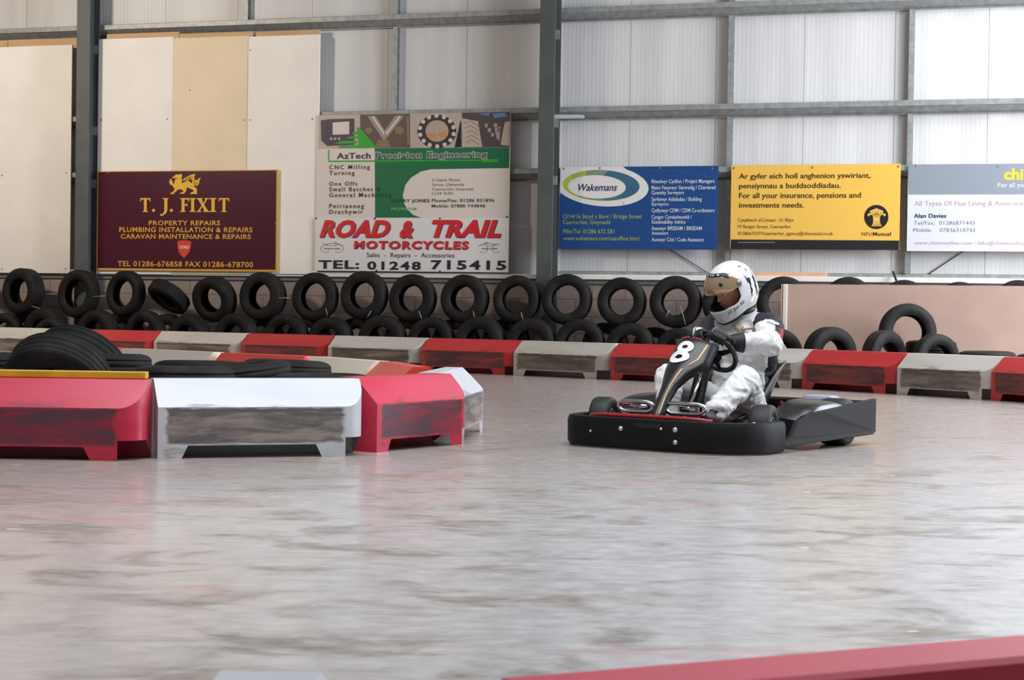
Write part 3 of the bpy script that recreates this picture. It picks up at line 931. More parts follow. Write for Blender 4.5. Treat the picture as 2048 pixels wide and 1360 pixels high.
sg.poly('round_emblem', c5(ring_pts(1686, 614, 130, 130, 40)), flat(26, 26, 30), 2)
sheaf = [c5([(1650, 622), (1724, 622), (1722, 648), (1652, 648)])]
for k in range(7):
    t = (k - 3) / 3
    sheaf.append(c5(stroke([(1688 + t * 30, 648), (1688 + t * 36, 690), (1688 + t * 52, 716)], 9)))
    sheaf.append(c5(stroke([(1688 + t * 28, 624), (1688 + t * 52, 580), (1688 + t * 84, 560 + abs(t) * 30)], 8)))
    sheaf.append(c5(ring_pts(1688 + t * 84, 556 + abs(t) * 34, 17, 13, 10, 0, 2 * pi, t)))
    sheaf.append(c5(ring_pts(1688 + t * 60, 530 + abs(t) * 26, 14, 11, 10, 0, 2 * pi, -t)))
sg.polys('wheat_sheaf', sheaf, flat(222, 176, 78), 3)
sg.screws(((1468, 336), (1625, 335), (1797, 333)))

# --- white and grey sign at the edge
c6 = lambda l: [(1780 + a / 5.037, 310 + b / 5.037) for a, b in l]
sg = Sign('white_sign', (1815, 2200, 328, 503), 0.19, flat(200, 202, 208), 'white sign with a grey top band, running out of the picture')
sg.poly('grey_band', c6([(186, 96), (2120, 80), (2120, 396), (186, 398)]), flat(130, 136, 146), 1)
def T6(s_, a, b, t, bs, m, bold=0.0, sp=1.0, **k):
    sg.text(s_, 1780 + a / 5.037, 1780 + b / 5.037, 310 + t / 5.037, 310 + bs / 5.037, m, bold, sp, **k)
PK, GY = flat(196, 150, 170), flat(132, 136, 150)
T6('chi', 1146, 1340, 140, 246, flat(240, 186, 38), 0.035)
T6('For all yo', 1086, 1346, 280, 324, flat(214, 220, 228))
T6('All Types Of Flue Lining & Associate', 248, 1346, 462, 508, PK, 0.0, 1.05)
T6('Alan Davies', 242, 568, 592, 632, flat(36, 44, 84), 0.02, 1.05)
T6('Tel/Fax:  01286871445', 242, 858, 664, 702, GY, 0.0, 1.05)
T6('Mobile:    07836310743', 236, 858, 736, 774, GY, 0.0, 1.05)
T6('www.chimneyline.com / info@chimneyline', 246, 1360, 868, 902, PK, 0.0, 1.05)
sg.screws(((1832, 331), (1996, 333)))

# ------------------------------------------------------------------ small things on the wall
def wall_tube(name, pts, r, mat_, label, cat):
    b = MB().tube([(on_wall(a, c, w)[0], -w, on_wall(a, c, w)[1]) for a, c, w in pts], r, 8)
    return tag(b.build(name, mat_, None, WM, True), label, cat)

wall_tube('bracing_wire', ((1300, 462, 0.02), (1342, 500, 0.02), (1448, 566, 0.02)), 0.006, M['wire'], 'thin bracing wire running down from under the blue sign', 'wire')
wall_tube('bracing_wire', ((1946, 490, 0.02), (1845, 556, 0.02)), 0.006, M['wire'], 'thin bracing wire running down from under the white sign', 'wire')
x, z = on_wall(1845, 556, 0.03)
tag(MB().box(x - 0.03, x + 0.02, -0.05, 0.0, z - 0.015, z + 0.015).build('wire_anchor', M['galv'], None, WM), 'small metal anchor at the foot of the wire under the white sign', 'anchor')
wall_tube('black_stick', ((1786, 543, 0.20), (1797, 573, 0.30)), 0.014, M['lining'], 'short black stick leaning on the white sill behind the hardboard panel', 'stick')
x0, z0 = on_wall(1101, 229, 0.2)
x1, z1 = on_wall(1168, 236, 0.2)
b = MB().extrude([(x0, z0), (x1 - 0.03, z1 + 0.045), (x1, z1 + 0.02), (x1 - 0.02, z1), (x0, z0 - 0.055)], 'y', -0.185, -0.158)
tag(b.build('metal_strip', flat(186, 194, 196), None, WM), 'pale metal strip poking out from the column along the middle rail', 'metal strip')
x0, z0 = on_wall(1478, 553, 0.1)
x1 = on_wall(1652, 553, 0.1)[0]
tag(MB().box(x0, x1, -0.10, -0.051, 1.2255, 1.275).build('timber_batten', M['timber'], None, WM), 'orange brown timber batten lying on the white sill behind the helmet', 'batten')

# ------------------------------------------------------------------ barrier blocks
def block_mesh():
    """moulded track block, 1.17 long: two feet with an arch between, sloped shoulder, rounded lobe at one end. Front faces -y."""
    L, R, H, HF, SL, BK = 1.17, 0.12, 0.40, 0.262, 0.15, 0.265
    zt = lambda y: HF + (H - HF) * min(1.0, y / SL)
    st = [(0.0, 0.0), (0.13, 0.0), (0.165, 0.066), (0.88, 0.066), (0.915, 0.0), (1.05, 0.0), (1.05, 0.10)]
    st += [(L - R + R * sin(pi / 2 * k / 8), 0.10) for k in range(1, 9)]
    b = MB()
    rows = []
    for x, zb in st:
        yf = R - sqrt(max(0.0, R * R - (x - (L - R)) ** 2)) if x > L - R else 0.0
        ys = max(yf, SL)
        rows.append([(x, yf, zb), (x, yf, zt(yf) * 0.5 + zb * 0.5), (x, yf, zt(yf) - 0.001), (x, (yf + ys) / 2, zt((yf + ys) / 2)), (x, ys, H), (x, BK - 0.007, H), (x, BK, H - 0.007), (x, BK, 0.0)])
    b.grid(rows)
    b.add(rows[0][:8], [tuple(range(8))])
    b.add(rows[-1][:8], [tuple(range(8))[::-1]])
    me = b.mesh('block', True)
    bm = bmesh.new()
    bm.from_mesh(me)
    bmesh.ops.remove_doubles(bm, verts=bm.verts, dist=0.0004)
    bmesh.ops.recalc_face_normals(bm, faces=bm.faces)
    for e in bm.edges:
        if len(e.link_faces) == 2 and e.calc_face_angle(0) > rad(25):
            e.smooth = False
    bm.to_mesh(me)
    bm.free()
    return me

BLOCK = block_mesh()
BM_ = {}
def block(A, B, color, label, group, name='track_barrier', ridge=False, length=None, gap=0.03):
    """A, B: world points of the base's front corners (or of the ridge's back edge) left to right as the block's front is faced; B is where the next block starts"""
    A, B = Vector((A[0], A[1], 0)), Vector((B[0], B[1], 0))
    d = B - A
    a = math.atan2(d.y, d.x)
    if ridge:
        A = A - Vector((-sin(a), cos(a), 0)) * 0.265
    if color not in BM_:
        BM_[color] = BLOCK.copy()
        BM_[color].materials.append(M[color])
    o = bpy.data.objects.new(name, BM_[color])
    COL.objects.link(o)
    sx = ((length or d.length) - gap) / 1.17
    o.matrix_world = Matrix.Translation(A) @ Matrix.Rotation(a, 4, 'Z') @ Matrix.Diagonal((sx, 1, 1, 1))
    bv = o.modifiers.new('edge', 'BEVEL')
    bv.width, bv.segments, bv.limit_method, bv.angle_limit = 0.012, 2, 'ANGLE', rad(30)
    return tag(o, label, 'barrier', group)

# far row along the tyre wall: ridge back edge at the joints, read on z = 0.40
RJ = [(8, 654.5), (170, 658.3), (335, 662), (510, 666.5), (683, 671), (868, 676), (1058, 681), (1248, 687), (1440, 692.5), (1640, 699), (1832, 706), (2028, 713.5), (2215, 722)]
RJW = [on_floor(px, py, 0.40) for px, py in RJ]
RJW.insert(0, RJW[0] * 2 - RJW[1])
cols = ['red', 'white_b'] * 7
names_far = ['red block starting the far barrier row at the picture edge', 'white block in the far barrier row behind the leaning island tyre', 'red block in the far barrier row just past the leaning island tyre', 'whitish block in the far barrier row under the middle of the maroon sign',
             'red block in the far barrier row under the banner start', 'whitish block in the far barrier row below the banner', 'red block in the far barrier row ending below the second steel column', 'whitish block in the far barrier row below the blue sign, before the kart nose',
             'red block in the far barrier row partly behind the kart number panel', 'whitish block in the far barrier row mostly hidden behind the driver', 'bright red block in the far barrier row just behind the kart rear', 'whitish block in the far barrier row below the hardboard panel middle',
             'red block in the far barrier row cut off beyond the hardboard panel']
for i in range(13):
    block(RJW[i], RJW[i + 1], cols[i], names_far[i], 'far barrier row along the tyre wall', ridge=True)

# island in front: base corners
def fl(px, py):
    return on_floor(px, py, 0.0)
def along(A, ang, L=1.17):
    return (A[0] + cos(ang) * L, A[1] + sin(ang) * L)
GI = 'blocks around the island of old tyres'
p = fl(240, 922)
block((p.x - 1.06, p.y - 0.005), (p.x + 0.135, p.y + 0.0), 'red_near', 'pink-red scuffed block under the yellow plank', GI)
p2 = fl(315, 918)
block(p2, along(p2, rad(20)), 'white_near', 'large white scuffed block facing the camera, next to the yellow plank end', GI, length=1.12)
p3 = fl(745, 906)
block((p3.x + 0.02, p3.y + 0.03), along((p3.x + 0.02, p3.y + 0.03), rad(57)), 'red_near', 'pink-red block turned away, between the white block and the island tip', GI, length=0.93)
p4 = (on_floor(930, 884).x - 0.025, on_floor(930, 884).y + 0.02)
block(p4, along(p4, rad(83.5)), 'white_near', 'narrow looking greyish white end block at the island tip', GI, length=1.12)
IJ = [(20, 683), (120, 687.5), (268, 696.5), (466, 705), (652, 713), (793, 723), (868, 735)]
IJW = [on_floor(px, py, 0.40) for px, py in IJ]
ic = ['white_island', 'red_island', 'white_island', 'red_island', 'white_island', 'red_island']
inm = ['white block of the island back row hidden behind the leaning tyre', 'red block of the island back row beside the leaning tyre', 'cream white long block in the island back row above the low tyre', 'orange-red block in the island back row behind the tyre pile',
       'cream white block in the island back row past the tyre pile', 'orange-red block of the island back row meeting the end block']
for i in range(6):
    if i in (0,):
        continue
    block(IJW[i], IJW[i + 1], ic[i], inm[i], GI, ridge=True, gap=0.10)

# row beside the camera, seen from its back
A, B = on_floor(2048, 1270, 0.40), on_floor(962, 1360, 0.40)
d = (B - A).normalized()
A0 = A - d * 0.42
nrm = Vector((-d.y, d.x, 0))
start = A0 + d * 1.17
ang = math.atan2(d.y, d.x)
ridge_front = Vector((-sin(ang), cos(ang), 0)) * 0.15
block(A0 - ridge_front, A0 - ridge_front + d * 1.17, 'red_near', 'crimson block close to the camera, seen from its back along the lower edge', 'blocks beside the camera', length=1.17)
q = on_floor(474, 1347, 0.40)
wa = rad(-84)
qs = Vector((q.x - 0.05, q.y - 1.15, 0))
block((qs.x + 0.26, qs.y + 0.04), (qs.x + 0.29, qs.y + 1.21), 'white_near', 'white block close to the camera, only its rounded end peeping over the lower edge', 'blocks beside the camera', length=1.15)

# ------------------------------------------------------------------ tyres
def tyre_mesh(name, m, R=0.32, W=0.19, rim=0.172, grooves=(-0.045, 0.0, 0.045), seg=56):
    h = W / 2
    pr = [(rim, -h + .018), (rim + .012, -h + .004), (rim + .045, -h - .006), (R - .075, -h - .012), (R - .04, -h - .004), (R - .018, -h + .006), (R - .005, -h + .02)]
    for g in grooves:
        pr += [(R, g - .005), (R - .004, g - .003), (R - .004, g + .003), (R, g + .005)]
    pr += [(R - .005, h - .02), (R - .018, h - .006), (R - .04, h + .004), (R - .075, h + .012), (rim + .045, h + .006), (rim + .012, h - .004), (rim, h - .018),
           (rim + .006, h - .03), (rim + .03, h - .02), (R - .07, h - .008), (R - .035, h - .02), (R - .024, h - .05), (R - .022, 0), (R - .024, -h + .05), (R - .035, -h + .02), (R - .07, -h + .008), (rim + .03, -h + .02), (rim + .006, -h + .03)]
    me = MB().lathe(pr, seg, 'y', True).mesh(name, True)
    me.materials.append(M[m])
    return me

TY = [tyre_mesh('tyre_a', 'tyre'), tyre_mesh('tyre_b', 'tyre', 0.32, 0.165, 0.182, (-.03, .03)), tyre_mesh('tyre_c', 'tyre', 0.32, 0.215, 0.168, (-.06, -.02, .02, .06))]
TN_ = tyre_mesh('tyre_n', 'tyre_near', 0.32, 0.20, 0.178, (-.062, -.022, .022, .062), 72)
TN2 = tyre_mesh('tyre_m', 'tyre_near', 0.32, 0.16, 0.178, (-.045, 0.0, .045), 72)
def tyre(loc, R, rot, label, group, kind=0, mesh=None):
    """rot: Matrix 3x3 turning the axle from +y"""
    o = bpy.data.objects.new('tyre', mesh or TY[kind % 3])
    COL.objects.link(o)
    k = R / 0.32
    o.matrix_world = Matrix.Translation(Vector(loc)) @ rot.to_4x4() @ Matrix.Diagonal((k, min(k, 1.05), k, 1))
    o.rotation_mode = 'XYZ'
    return tag(o, label, 'tyre', group)

RZ = lambda a: Matrix.Rotation(rad(a), 3, 'Z')
RX = lambda a: Matrix.Rotation(rad(a), 3, 'X')
RY = lambda a: Matrix.Rotation(rad(a), 3, 'Y')
WADEG = math.degrees(WA)

def wall_point(px, py, w):
    x, z = on_wall(px, py, w)
    return WM @ Vector((x, -w, z))

# upper row: px centre, radius px, yaw, tilt, label
GU, GL = 'upper row of tyres along the wall', 'lower row of tyres along the wall'
UP = [(-46, 583, 46, 0, 0, 'tyre of the upper row cut by the picture edge below the bare white board'),
      (47, 583, 46.5, 16, 2, 'upper row tyre below the bare white board, turned to show its tread'),
      (158, 588, 48.5, 14, 4, 'upper row tyre standing in front of the foot of the dark column'),
      (252, 587, 46, 18, 4, 'upper row tyre under the start of the maroon sign, past the dark column'),
      (338, 593, 44, 38, 50, 'upper row tyre tipped over sideways below the maroon sign lettering'),
      (429, 598, 46, 10, -14, 'upper row tyre leaning back, next to the tipped one under the maroon sign'),
      (526, 593, 48.5, 10, 3, 'upper row tyre below the far edge of the maroon sign'),
      (631, 594, 49, 6, 3, 'upper row tyre directly below the near edge of the banner'),
      (729, 591, 49, 4, 3, 'upper row tyre below the TEL on the banner'),
      (826, 597, 48.5, 4, 3, 'upper row tyre below the middle of the banner phone number'),
      (930, 598, 48.5, 4, 3, 'upper row tyre below the last digits of the banner'),
      (1034, 599, 48.5, 2, 3, 'upper row tyre between the banner end and the second column'),
      (1134, 599, 51, -2, 3, 'upper row tyre just past the foot of the second steel column'),
      (1244, 604, 49, -2, 3, 'upper row tyre with a dark core below the blue sign middle'),
      (1352, 604, 52, -3, 3, 'upper row tyre below the blue sign end, with two wires in its opening'),
      (1455, 607, 50, -4, 3, 'upper row tyre hidden behind the driver helmet'),
      (1567, 606, 53, -10, 3, 'upper row tyre behind the driver, cut by the hardboard edge'),
      (1697, 605, 51, -4, 3, 'tyre top showing over the hardboard below the yellow sign'),
      (1808, 609, 49, -4, 3, 'tyre top showing over the hardboard beside the black stick'),
      (1919, 614, 50, -4, 3, 'very small tyre top showing over the hardboard below the white sign'),
      (2036, 611, 51, -4, 3, 'tyre top showing over the hardboard at the picture edge')]
UW = 0.62
for i, (px, py, r, yaw, tilt, lab) in enumerate(UP):
    p = wall_point(px, py, UW)
    R = r * p.y / F
    q = p
    tyre(q, R, RZ(WADEG - yaw * 0.8) @ RX(-tilt) if tilt != 50 else RZ(WADEG) @ RY(22) @ RX(57), lab, GU, i * 2 + (i // 3))

LO = [(10, 626, 0), (92, 616, 8), (197, 620, 10), (292, 621, 14), (380, 629, 14), (474, 626, 12), (574, 627, 10), (663, 634, 6), (766, 630, 4), (864, 634, 3), (962, 633, 2), (1064, 636, 1), (1161, 638, 0), (1262, 646, -2), (1357, 656, -3), (1455, 650, -4), (1555, 655, -6)]
LOL = ['cut by the far end of the white block', 'below the dark column', 'behind the leaning island tyre', 'below the start of the maroon lettering', 'below the tipped upper tyre', 'under the far half of the maroon sign', 'between maroon sign and banner', 'under the banner start',
       'under the banner, below the digit 0', 'under the banner middle', 'under the end of the banner', 'before the second steel column', 'past the second steel column', 'below the blue sign, beside the kart nose', 'above the red block behind the number panel', 'hidden behind the driver', 'behind the driver back, at the hardboard edge']
for i, ((px, py, yaw), t) in enumerate(zip(LO, LOL)):
    p = wall_point(px, py, UW + 0.205)
    R = p.z / 2
    tyre((p.x, p.y, R), R, RZ(WADEG - yaw), 'half hidden tyre of the lower row ' + t, GL, i + 1)
for (px, py, yaw), (qx, qy, _y) in zip(LO[:-1], LO[1:]):
    if 110 < (px + qx) / 2 < 210 or 415 < (px + qx) / 2 < 440 or 1040 < (px + qx) / 2 < 1130:
        continue                       # a column or the leaning tyre stands here
    p = wall_point((px + qx) / 2, (py + qy) / 2 + 3, 0.385)
    R = p.z / 2
    tyre((p.x, p.y, R), R, RZ(WADEG), 'dark tyre hidden in the row behind the lower tyre row', 'rear lower row of tyres', 0)
p = wall_point(103, 643, 1.15)
tyre((p.x, p.y, 0.27), 0.27, RZ(WADEG - 5), 'small brownish tyre standing before the lower row below the dark column', GL, 1)

# pale wire ties that hold neighbouring tyres together
b = 0
for px, py, qx, qy in ((553, 596, 580, 596), (655, 632, 652, 617), (742, 622, 734, 636), (838, 622, 844, 640), (946, 622, 950, 638), (1042, 625, 1047, 642), (1338, 620, 1332, 634), (1361, 612, 1371, 650), (186, 593, 211, 592), (93, 588, 110, 588), (62, 612, 84, 618)):
    a, c = wall_point(px, py, 0.757), wall_point(qx, qy, 0.777)
    tag(MB().tube([a, (a + c) / 2 + Vector((0, -0.02, 0)), c], 0.005, 6).build('wire_tie', M['tie'], None, None, True), 'short pale wire tie joining tyres of the upper row', 'wire tie', 'wire ties on the tyre wall')

# hardboard panel and the heap in front of it
hb_y = 21.6
a, c = at_depth(1565, 568, hb_y + 0.35), at_depth(2100, 576, hb_y - 1.0)
ha = math.atan2(c.y - a.y, c.x - a.x)
HM = Matrix.Translation((a.x, a.y, 0)) @ Matrix.Rotation(ha, 4, 'Z')
hz = a.z
hb = empty('hardboard_panel', HM, 'large pinkish hardboard panel standing behind the heap of tyres', 'panel')
MB().box(0.0, 3.3, 0, 0.018, 0, hz).build('sheet', M['mdf'], hb, Matrix.Identity(4))
MB().box(0.015, 0.06, -0.012, 0.0, 0, hz).build('edge_strip', M['board_white'], hb, Matrix.Identity(4))
MB().box(-0.012, 0.0, -0.012, 0.03, 0, hz).build('raw_edge', M['ply'], hb, Matrix.Identity(4))
MB().box(0.1, 3.2, 0.018, 0.06, 0, 0.06).build('foot_batten', M['timber'], hb, Matrix.Identity(4))
GH = 'heap of tyres before the hardboard panel'
def heap(px, py, r, yy, rot, label, kind=0, on=None):
    p = at_depth(px, py, yy)
    R = r * yy / F
    tyre(p if on is None else (p.x, p.y, on), R, rot, label, GH, kind)
heap(1553, 700, 52, 20.9, RZ(10), 'heap tyre mostly hidden behind the driver back', 0, 0.30)
heap(1660, 706, 55, 20.6, RZ(24), 'heap tyre turned sideways, light showing through its opening, behind the kart', 2, 0.315)
heap(1768, 711, 54, 20.1, RZ(38), 'heap tyre leaning in below the raised upright one', 0, 0.305)
heap(1871, 718, 52, 19.9, RZ(22), 'heap tyre standing at the far side of the raised upright one', 1, 0.29)
heap(1815, 664, 57, 20.9, RZ(4) @ RX(-6), 'raised upright tyre framing a round patch of hardboard', 1)
heap(1815, 720, 52, 20.95, RX(90), 'flat tyre on which the raised upright one stands', 0, 0.11)
heap(1862, 700, 50, 20.38, RX(88), 'flat heap tyre showing its edge between an upright tyre and the hardboard', 2, 0.385)
heap(1862, 700, 50, 20.40, RX(90), 'flat heap tyre under the one beside the raised upright one', 2, 0.15)
heap(1975, 699, 56, 19.6, RX(90), 'flat lying tyre with a thin visible rim below the hardboard', 1, 0.31)
heap(1975, 699, 56, 19.6, RX(90), 'flat lying tyre hidden under the thin one below the hardboard', 1, 0.115)
heap(2090, 699, 56, 19.0, RX(90), 'flat lying tyre at the picture edge below the hardboard', 0, 0.29)
heap(2090, 699, 56, 19.0, RX(90), 'flat lying tyre under another at the picture edge', 0, 0.10)

# tyres on the island
GT = 'old tyres heaped on the island'
def isl(px, py, yy, R, rot, label, z=None, mesh=None):
    p = at_depth(px, py, yy)
    tyre((p.x, p.y, p.z if z is None else z), R, rot, label, GT, 0, mesh or TN_)
isl(117, 735, 10.9, 0.315, RZ(-8) @ RX(38), 'big tyre leaning with its tread towards the camera behind the yellow plank', 0.315)
isl(160, 715, 12.15, 0.33, RZ(-20) @ RX(40), 'brownish tyre rising just behind the big leaning one', 0.335)
isl(207, 722, 11.45, 0.295, RX(88), 'flat lying tyre showing beside the big leaning one', 0.365)
isl(207, 722, 11.47, 0.295, RX(90), 'flat lying tyre hidden beneath the one beside the leaning tyre', 0.145)
isl(-40, 722, 11.5, 0.28, RX(90), 'flat lying tyre at the picture edge behind the yellow plank', 0.36)
isl(-40, 722, 11.5, 0.28, RX(90), 'flat lying tyre beneath another at the picture edge', 0.145)
isl(368, 742, 10.65, 0.29, RX(89), 'flat lying tyre with worn tread behind the big white block', 0.325)
isl(368, 742, 10.65, 0.29, RX(90), 'flat lying tyre under the worn one behind the white block', 0.112)
isl(398, 735, 12.3, 0.30, RX(87), 'slightly tilted tyre at the start of the low tyre pile', 0.318, TN2)
isl(398, 735, 12.3, 0.30, RX(90), 'bottom tyre at the start of the low tyre pile', 0.12, TN2)
isl(484, 728, 11.55, 0.31, RY(-7) @ RX(92), 'tilted top tyre of the low pile, rising towards the kart', 0.325, TN2)
isl(484, 745, 11.55, 0.28, RX(90), 'tyre under the tilted top one of the low pile', 0.095, TN2)
isl(574, 735, 12.55, 0.30, RY(2) @ RX(89), 'tyre lying at the back of the low pile, its edge next to the orange-red block', 0.325, TN2)
isl(574, 735, 12.55, 0.30, RX(90), 'bottom tyre at the back of the low pile', 0.13, TN2)
isl(645, 752, 10.95, 0.30, RX(90), 'dark flat tyre just visible over the white block end', 0.295, TN2)
isl(645, 752, 10.95, 0.30, RX(90), 'bottom tyre under the dark flat one behind the white block end', 0.105, TN2)

# yellow plank lying on the flat tops of the island blocks
p = at_depth(295, 748, 9.42)
tag(MB().box(-3.0, p.x, 9.37, 9.455, 0.4015, 0.437).build('yellow_plank', M['yellow'], None, None, bevel=0.004), 'long yellow painted plank lying on top of the pink-red block', 'plank')

# ------------------------------------------------------------------ the kart (local: x to the driver's own left, y backwards, z up)
kart = empty('racing_kart', KM, 'black racing kart numbered 8 turning on the grey floor', 'go-kart')
I4 = Matrix.Identity(4)

def kpart(b, name, m, parent=None, smooth=False, angle=None, bevel=0.0, label=None):
    o = b.build(name, m, parent or kart, I4.copy(), smooth, angle, bevel)
    if label:
        o['label'] = label
    return o

# front bumper: a tall plastic band wrapped round the nose
plan = spline([(a_, c_, 0) for a_, c_ in [(-0.575, 0.40), (-0.585, 0.22), (-0.525, 0.075), (-0.36, 0.012), (0.0, 0.0), (0.36, 0.008), (0.56, 0.07), (0.645, 0.22), (0.66, 0.44)]], 7)
prof = [(0.0, 0.006), (-0.014, 0.03), (-0.016, 0.15), (-0.006, 0.176), (0.016, 0.181), (0.030, 0.172), (0.034, 0.02), (0.02, 0.004)]   # (outward is negative, z)
rows = []
for i, p in enumerate(plan):
    t = (plan[min(i + 1, len(plan) - 1)] - plan[max(i - 1, 0)]).normalized()
    n = Vector((-t.y, t.x, 0))            # inward
    rows.append([p + n * a + Vector((0, 0, z)) for a, z in prof] + [p + n * prof[0][0] + Vector((0, 0, prof[0][1]))])
b = MB().grid(rows)
b.add(rows[0][:8], [tuple(range(8))]); b.add(rows[-1][:8], [tuple(range(8))[::-1]])
fb = kpart(b, 'front_bumper', M['kart_black'], angle=50)
def bumper_y(x):
    best = min(plan, key=lambda p: abs(p.x - x) + (10 if p.y > 0.2 else 0))
    return best.y - 0.016
for px, py, r in ((1241, 857, .013), (1322, 858, .008), (1350, 860, .014), (1350, 885, .013), (1465, 868, .007), (1507, 848, .010), (1507, 890, .010), (1181, 862, .007)):
    q = on_kart(px, py, 1, 0.0)
    q = on_kart(px, py, 1, bumper_y(q.x))
    kpart(MB().lathe([(0.0001, -0.008), (r * .6, -0.007), (r, -0.003), (r * 1.1, 0.004)], 14, 'y', False, Matrix.Translation(q)), 'bolt', M['bolt'], fb, True)
qa, qb = on_kart(1270, 846, 1, -0.018), on_kart(1321, 858, 1, -0.018)
kpart(MB().box(qa.x, qb.x, -0.0185, -0.012, qb.z, qa.z), 'slot_shade', M['slot_shade'], fb)  # dark plate on the bumper face, painted shade of a recess

# frame
b = MB()
for s in (-1, 1):
    b.tube([(s * 0.30, 0.06, 0.15), (s * 0.30, 0.2, 0.10), (s * 0.33, 0.6, 0.07), (s * 0.36, 1.5, 0.08)], 0.016, 10)
b.tube([(-0.5, 0.42, 0.12), (0.5, 0.42, 0.12)], 0.018, 10)
b.tube([(-0.36, 1.1, 0.07), (0.36, 1.1, 0.07)], 0.016, 10)
b.tube(spline([(-0.40, 0.10, 0.175), (-0.30, 0.055, 0.186), (0.0, 0.050, 0.188), (0.30, 0.055, 0.186), (0.40, 0.10, 0.175)], 6), 0.014, 10)
kpart(b, 'tube_frame', M['frame_red'], smooth=True)
kpart(MB().box(-0.32, 0.32, 0.08, 1.0, 0.038, 0.05), 'floor_tray', M['kart_black'], bevel=0.004)
kpart(MB().tube([(-0.58, 1.25, 0.14), (0.58, 1.25, 0.14)], 0.02, 12), 'rear_axle', M['rim'], smooth=True)

# chrome guard loops behind the bumper
for pxa, pxb in ((1243, 1301), (1337, 1404)):
    a, c = on_kart(pxa, 806, 1, 0.20), on_kart(pxb, 806, 1, 0.20)
    z0, z1 = 0.205, 0.262
    loop = [(a.x + .02, .2, z1), (c.x - .02, .2, z1), (c.x + .012, .2, z1 - .012), (c.x + .016, .2, (z0 + z1) / 2), (c.x + .012, .2, z0 + .012), (c.x - .02, .2, z0), (a.x + .02, .2, z0), (a.x - .012, .2, z0 + .012), (a.x - .016, .2, (z0 + z1) / 2), (a.x - .012, .2, z1 - .012)]
    g = kpart(MB().tube(loop, 0.0135, 14, True), 'chrome_guard', M['chrome'], smooth=True, label='shiny chrome guard loop')
    kpart(MB().tube([((a.x + c.x) / 2, .2, z0), ((a.x + c.x) / 2, .2, .10)], 0.009, 8).tube([((a.x + c.x) / 2 - .05, .23, z0 + .03), ((a.x + c.x) / 2 + .05, .23, z0 + .03)], 0.012, 10), 'stay', M['chrome'], g, True)

# wheels
def wheel(x, y, r, w, steer=0.0):
    mm = Matrix.Translation((x, y, r)) @ Matrix.Rotation(steer, 4, 'Z')
    rim = r * 0.5
    h = w / 2
    pr = [(rim, -h * .8), (rim + .01, -h * .95), (r * .82, -h), (r * .95, -h * .88), (r, -h * .6), (r, h * .6), (r * .95, h * .88), (r * .82, h), (rim + .01, h * .95), (rim, h * .8)]
    o = MB().lathe(pr, 40, 'x', True).build('wheel', M['rubber'], kart, mm, True)
    pr = [(0.0001, h * .35), (rim * .3, h * .4), (rim * .75, h * .55), (rim * .95, h * .9), (rim, h * .8), (rim, -h * .8), (rim * .95, -h * .9), (rim * .75, -h * .55), (rim * .3, -h * .4), (0.0001, -h * .35)]
    k = MB().lathe(pr, 28, 'x').build('rim', M['rim'], o, I4.copy(), True)
    MB().lathe([(0.0001, h + .012), (.016, h + .012), (.02, h), (.022, h * .4)], 12, 'x').lathe([(0.0001, -h - .012), (.016, -h - .012), (.02, -h), (.022, -h * .4)], 12, 'x').build('hub', M['bolt'], o, I4.copy(), True)
ST = rad(14)
wheel(0.535, 0.44, 0.134, 0.125, ST)
wheel(-0.535, 0.44, 0.134, 0.125, ST)
wheel(0.58, 1.26, 0.14, 0.18)
wheel(-0.58, 1.26, 0.14, 0.18)
for s in (-1, 1):
    kpart(MB().tube([(s * 0.28, 0.40, 0.11), (s * 0.47, 0.44, 0.13)], 0.016, 10).box(s * 0.45 - .02, s * 0.45 + .02, 0.40, 0.48, 0.09, 0.17), 'stub_axle', M['rim'])
    kpart(MB().tube([(0.02, 0.52, 0.13), (s * 0.46, 0.50, 0.13)], 0.009, 8), 'track_rod', M['rim'], smooth=True)

# side pods: tall outer panel with a swooping notch behind the front wheel, sloped top
def pod(s, name_label):
    pts_px = [(1546, 906), (1553, 868), (1562, 862), (1570, 876), (1578, 881), (1588, 874), (1598, 845), (1612, 831), (1640, 822), (1742, 796), (1741, 862), (1732, 868)]
    P = []
    for px, py in pts_px:
        q = on_kart(px, py, 0, 0.68)
        P.append((q.y, q.z))
    P = [(min(max(y, 0.43), 1.50), min(max(z, 0.03), 0.30)) for y, z in P]
    w = lambda y: 0.655 + 0.075 * min(1, max(0, (y - 0.45) / 0.7))
    n = len(P)
    tri = tessellate_polygon([[Vector((y, z, 0)) for y, z in P]])
    b = MB()
    out = [(s * w(y), y, z) for y, z in P]
    inn = [(s * (w(y) - 0.03), y, z - 0.0) for y, z in P]
    b.add(out + inn, [tuple(t) for t in tri] + [tuple(n + i for i in t[::-1]) for t in tri] + [(i, (i + 1) % n, n + (i + 1) % n, n + i) for i in range(n)])
    o = kpart(b, 'side_pod', M['kart_black'], bevel=0.006)
    # rounded top cover leaning in towards the seat
    rows = []
    for y, zt, xi in ((0.70, 0.17, 0.46), (0.76, 0.235, 0.42), (0.90, 0.262, 0.40), (1.05, 0.270, 0.40), (1.12, 0.26, 0.40)):
        x1 = w(y) - 0.028
        rows.append([(s * x1, y, 0.05), (s * x1, y, zt - 0.045), (s * (x1 - 0.012), y, zt - 0.012), (s * (x1 - 0.05), y, zt), (s * (xi + 0.05), y, zt + 0.012), (s * xi, y, zt - 0.02), (s * (xi - .005), y, 0.06)])
    c = MB().grid(rows)
    c.add(rows[0], [tuple(range(7))]); c.add(rows[-1], [tuple(range(7))])
    kpart(c, 'pod_cover', M['kart_gloss'], o, angle=50)
    return o
pod(1, '')
pod(-1, '')
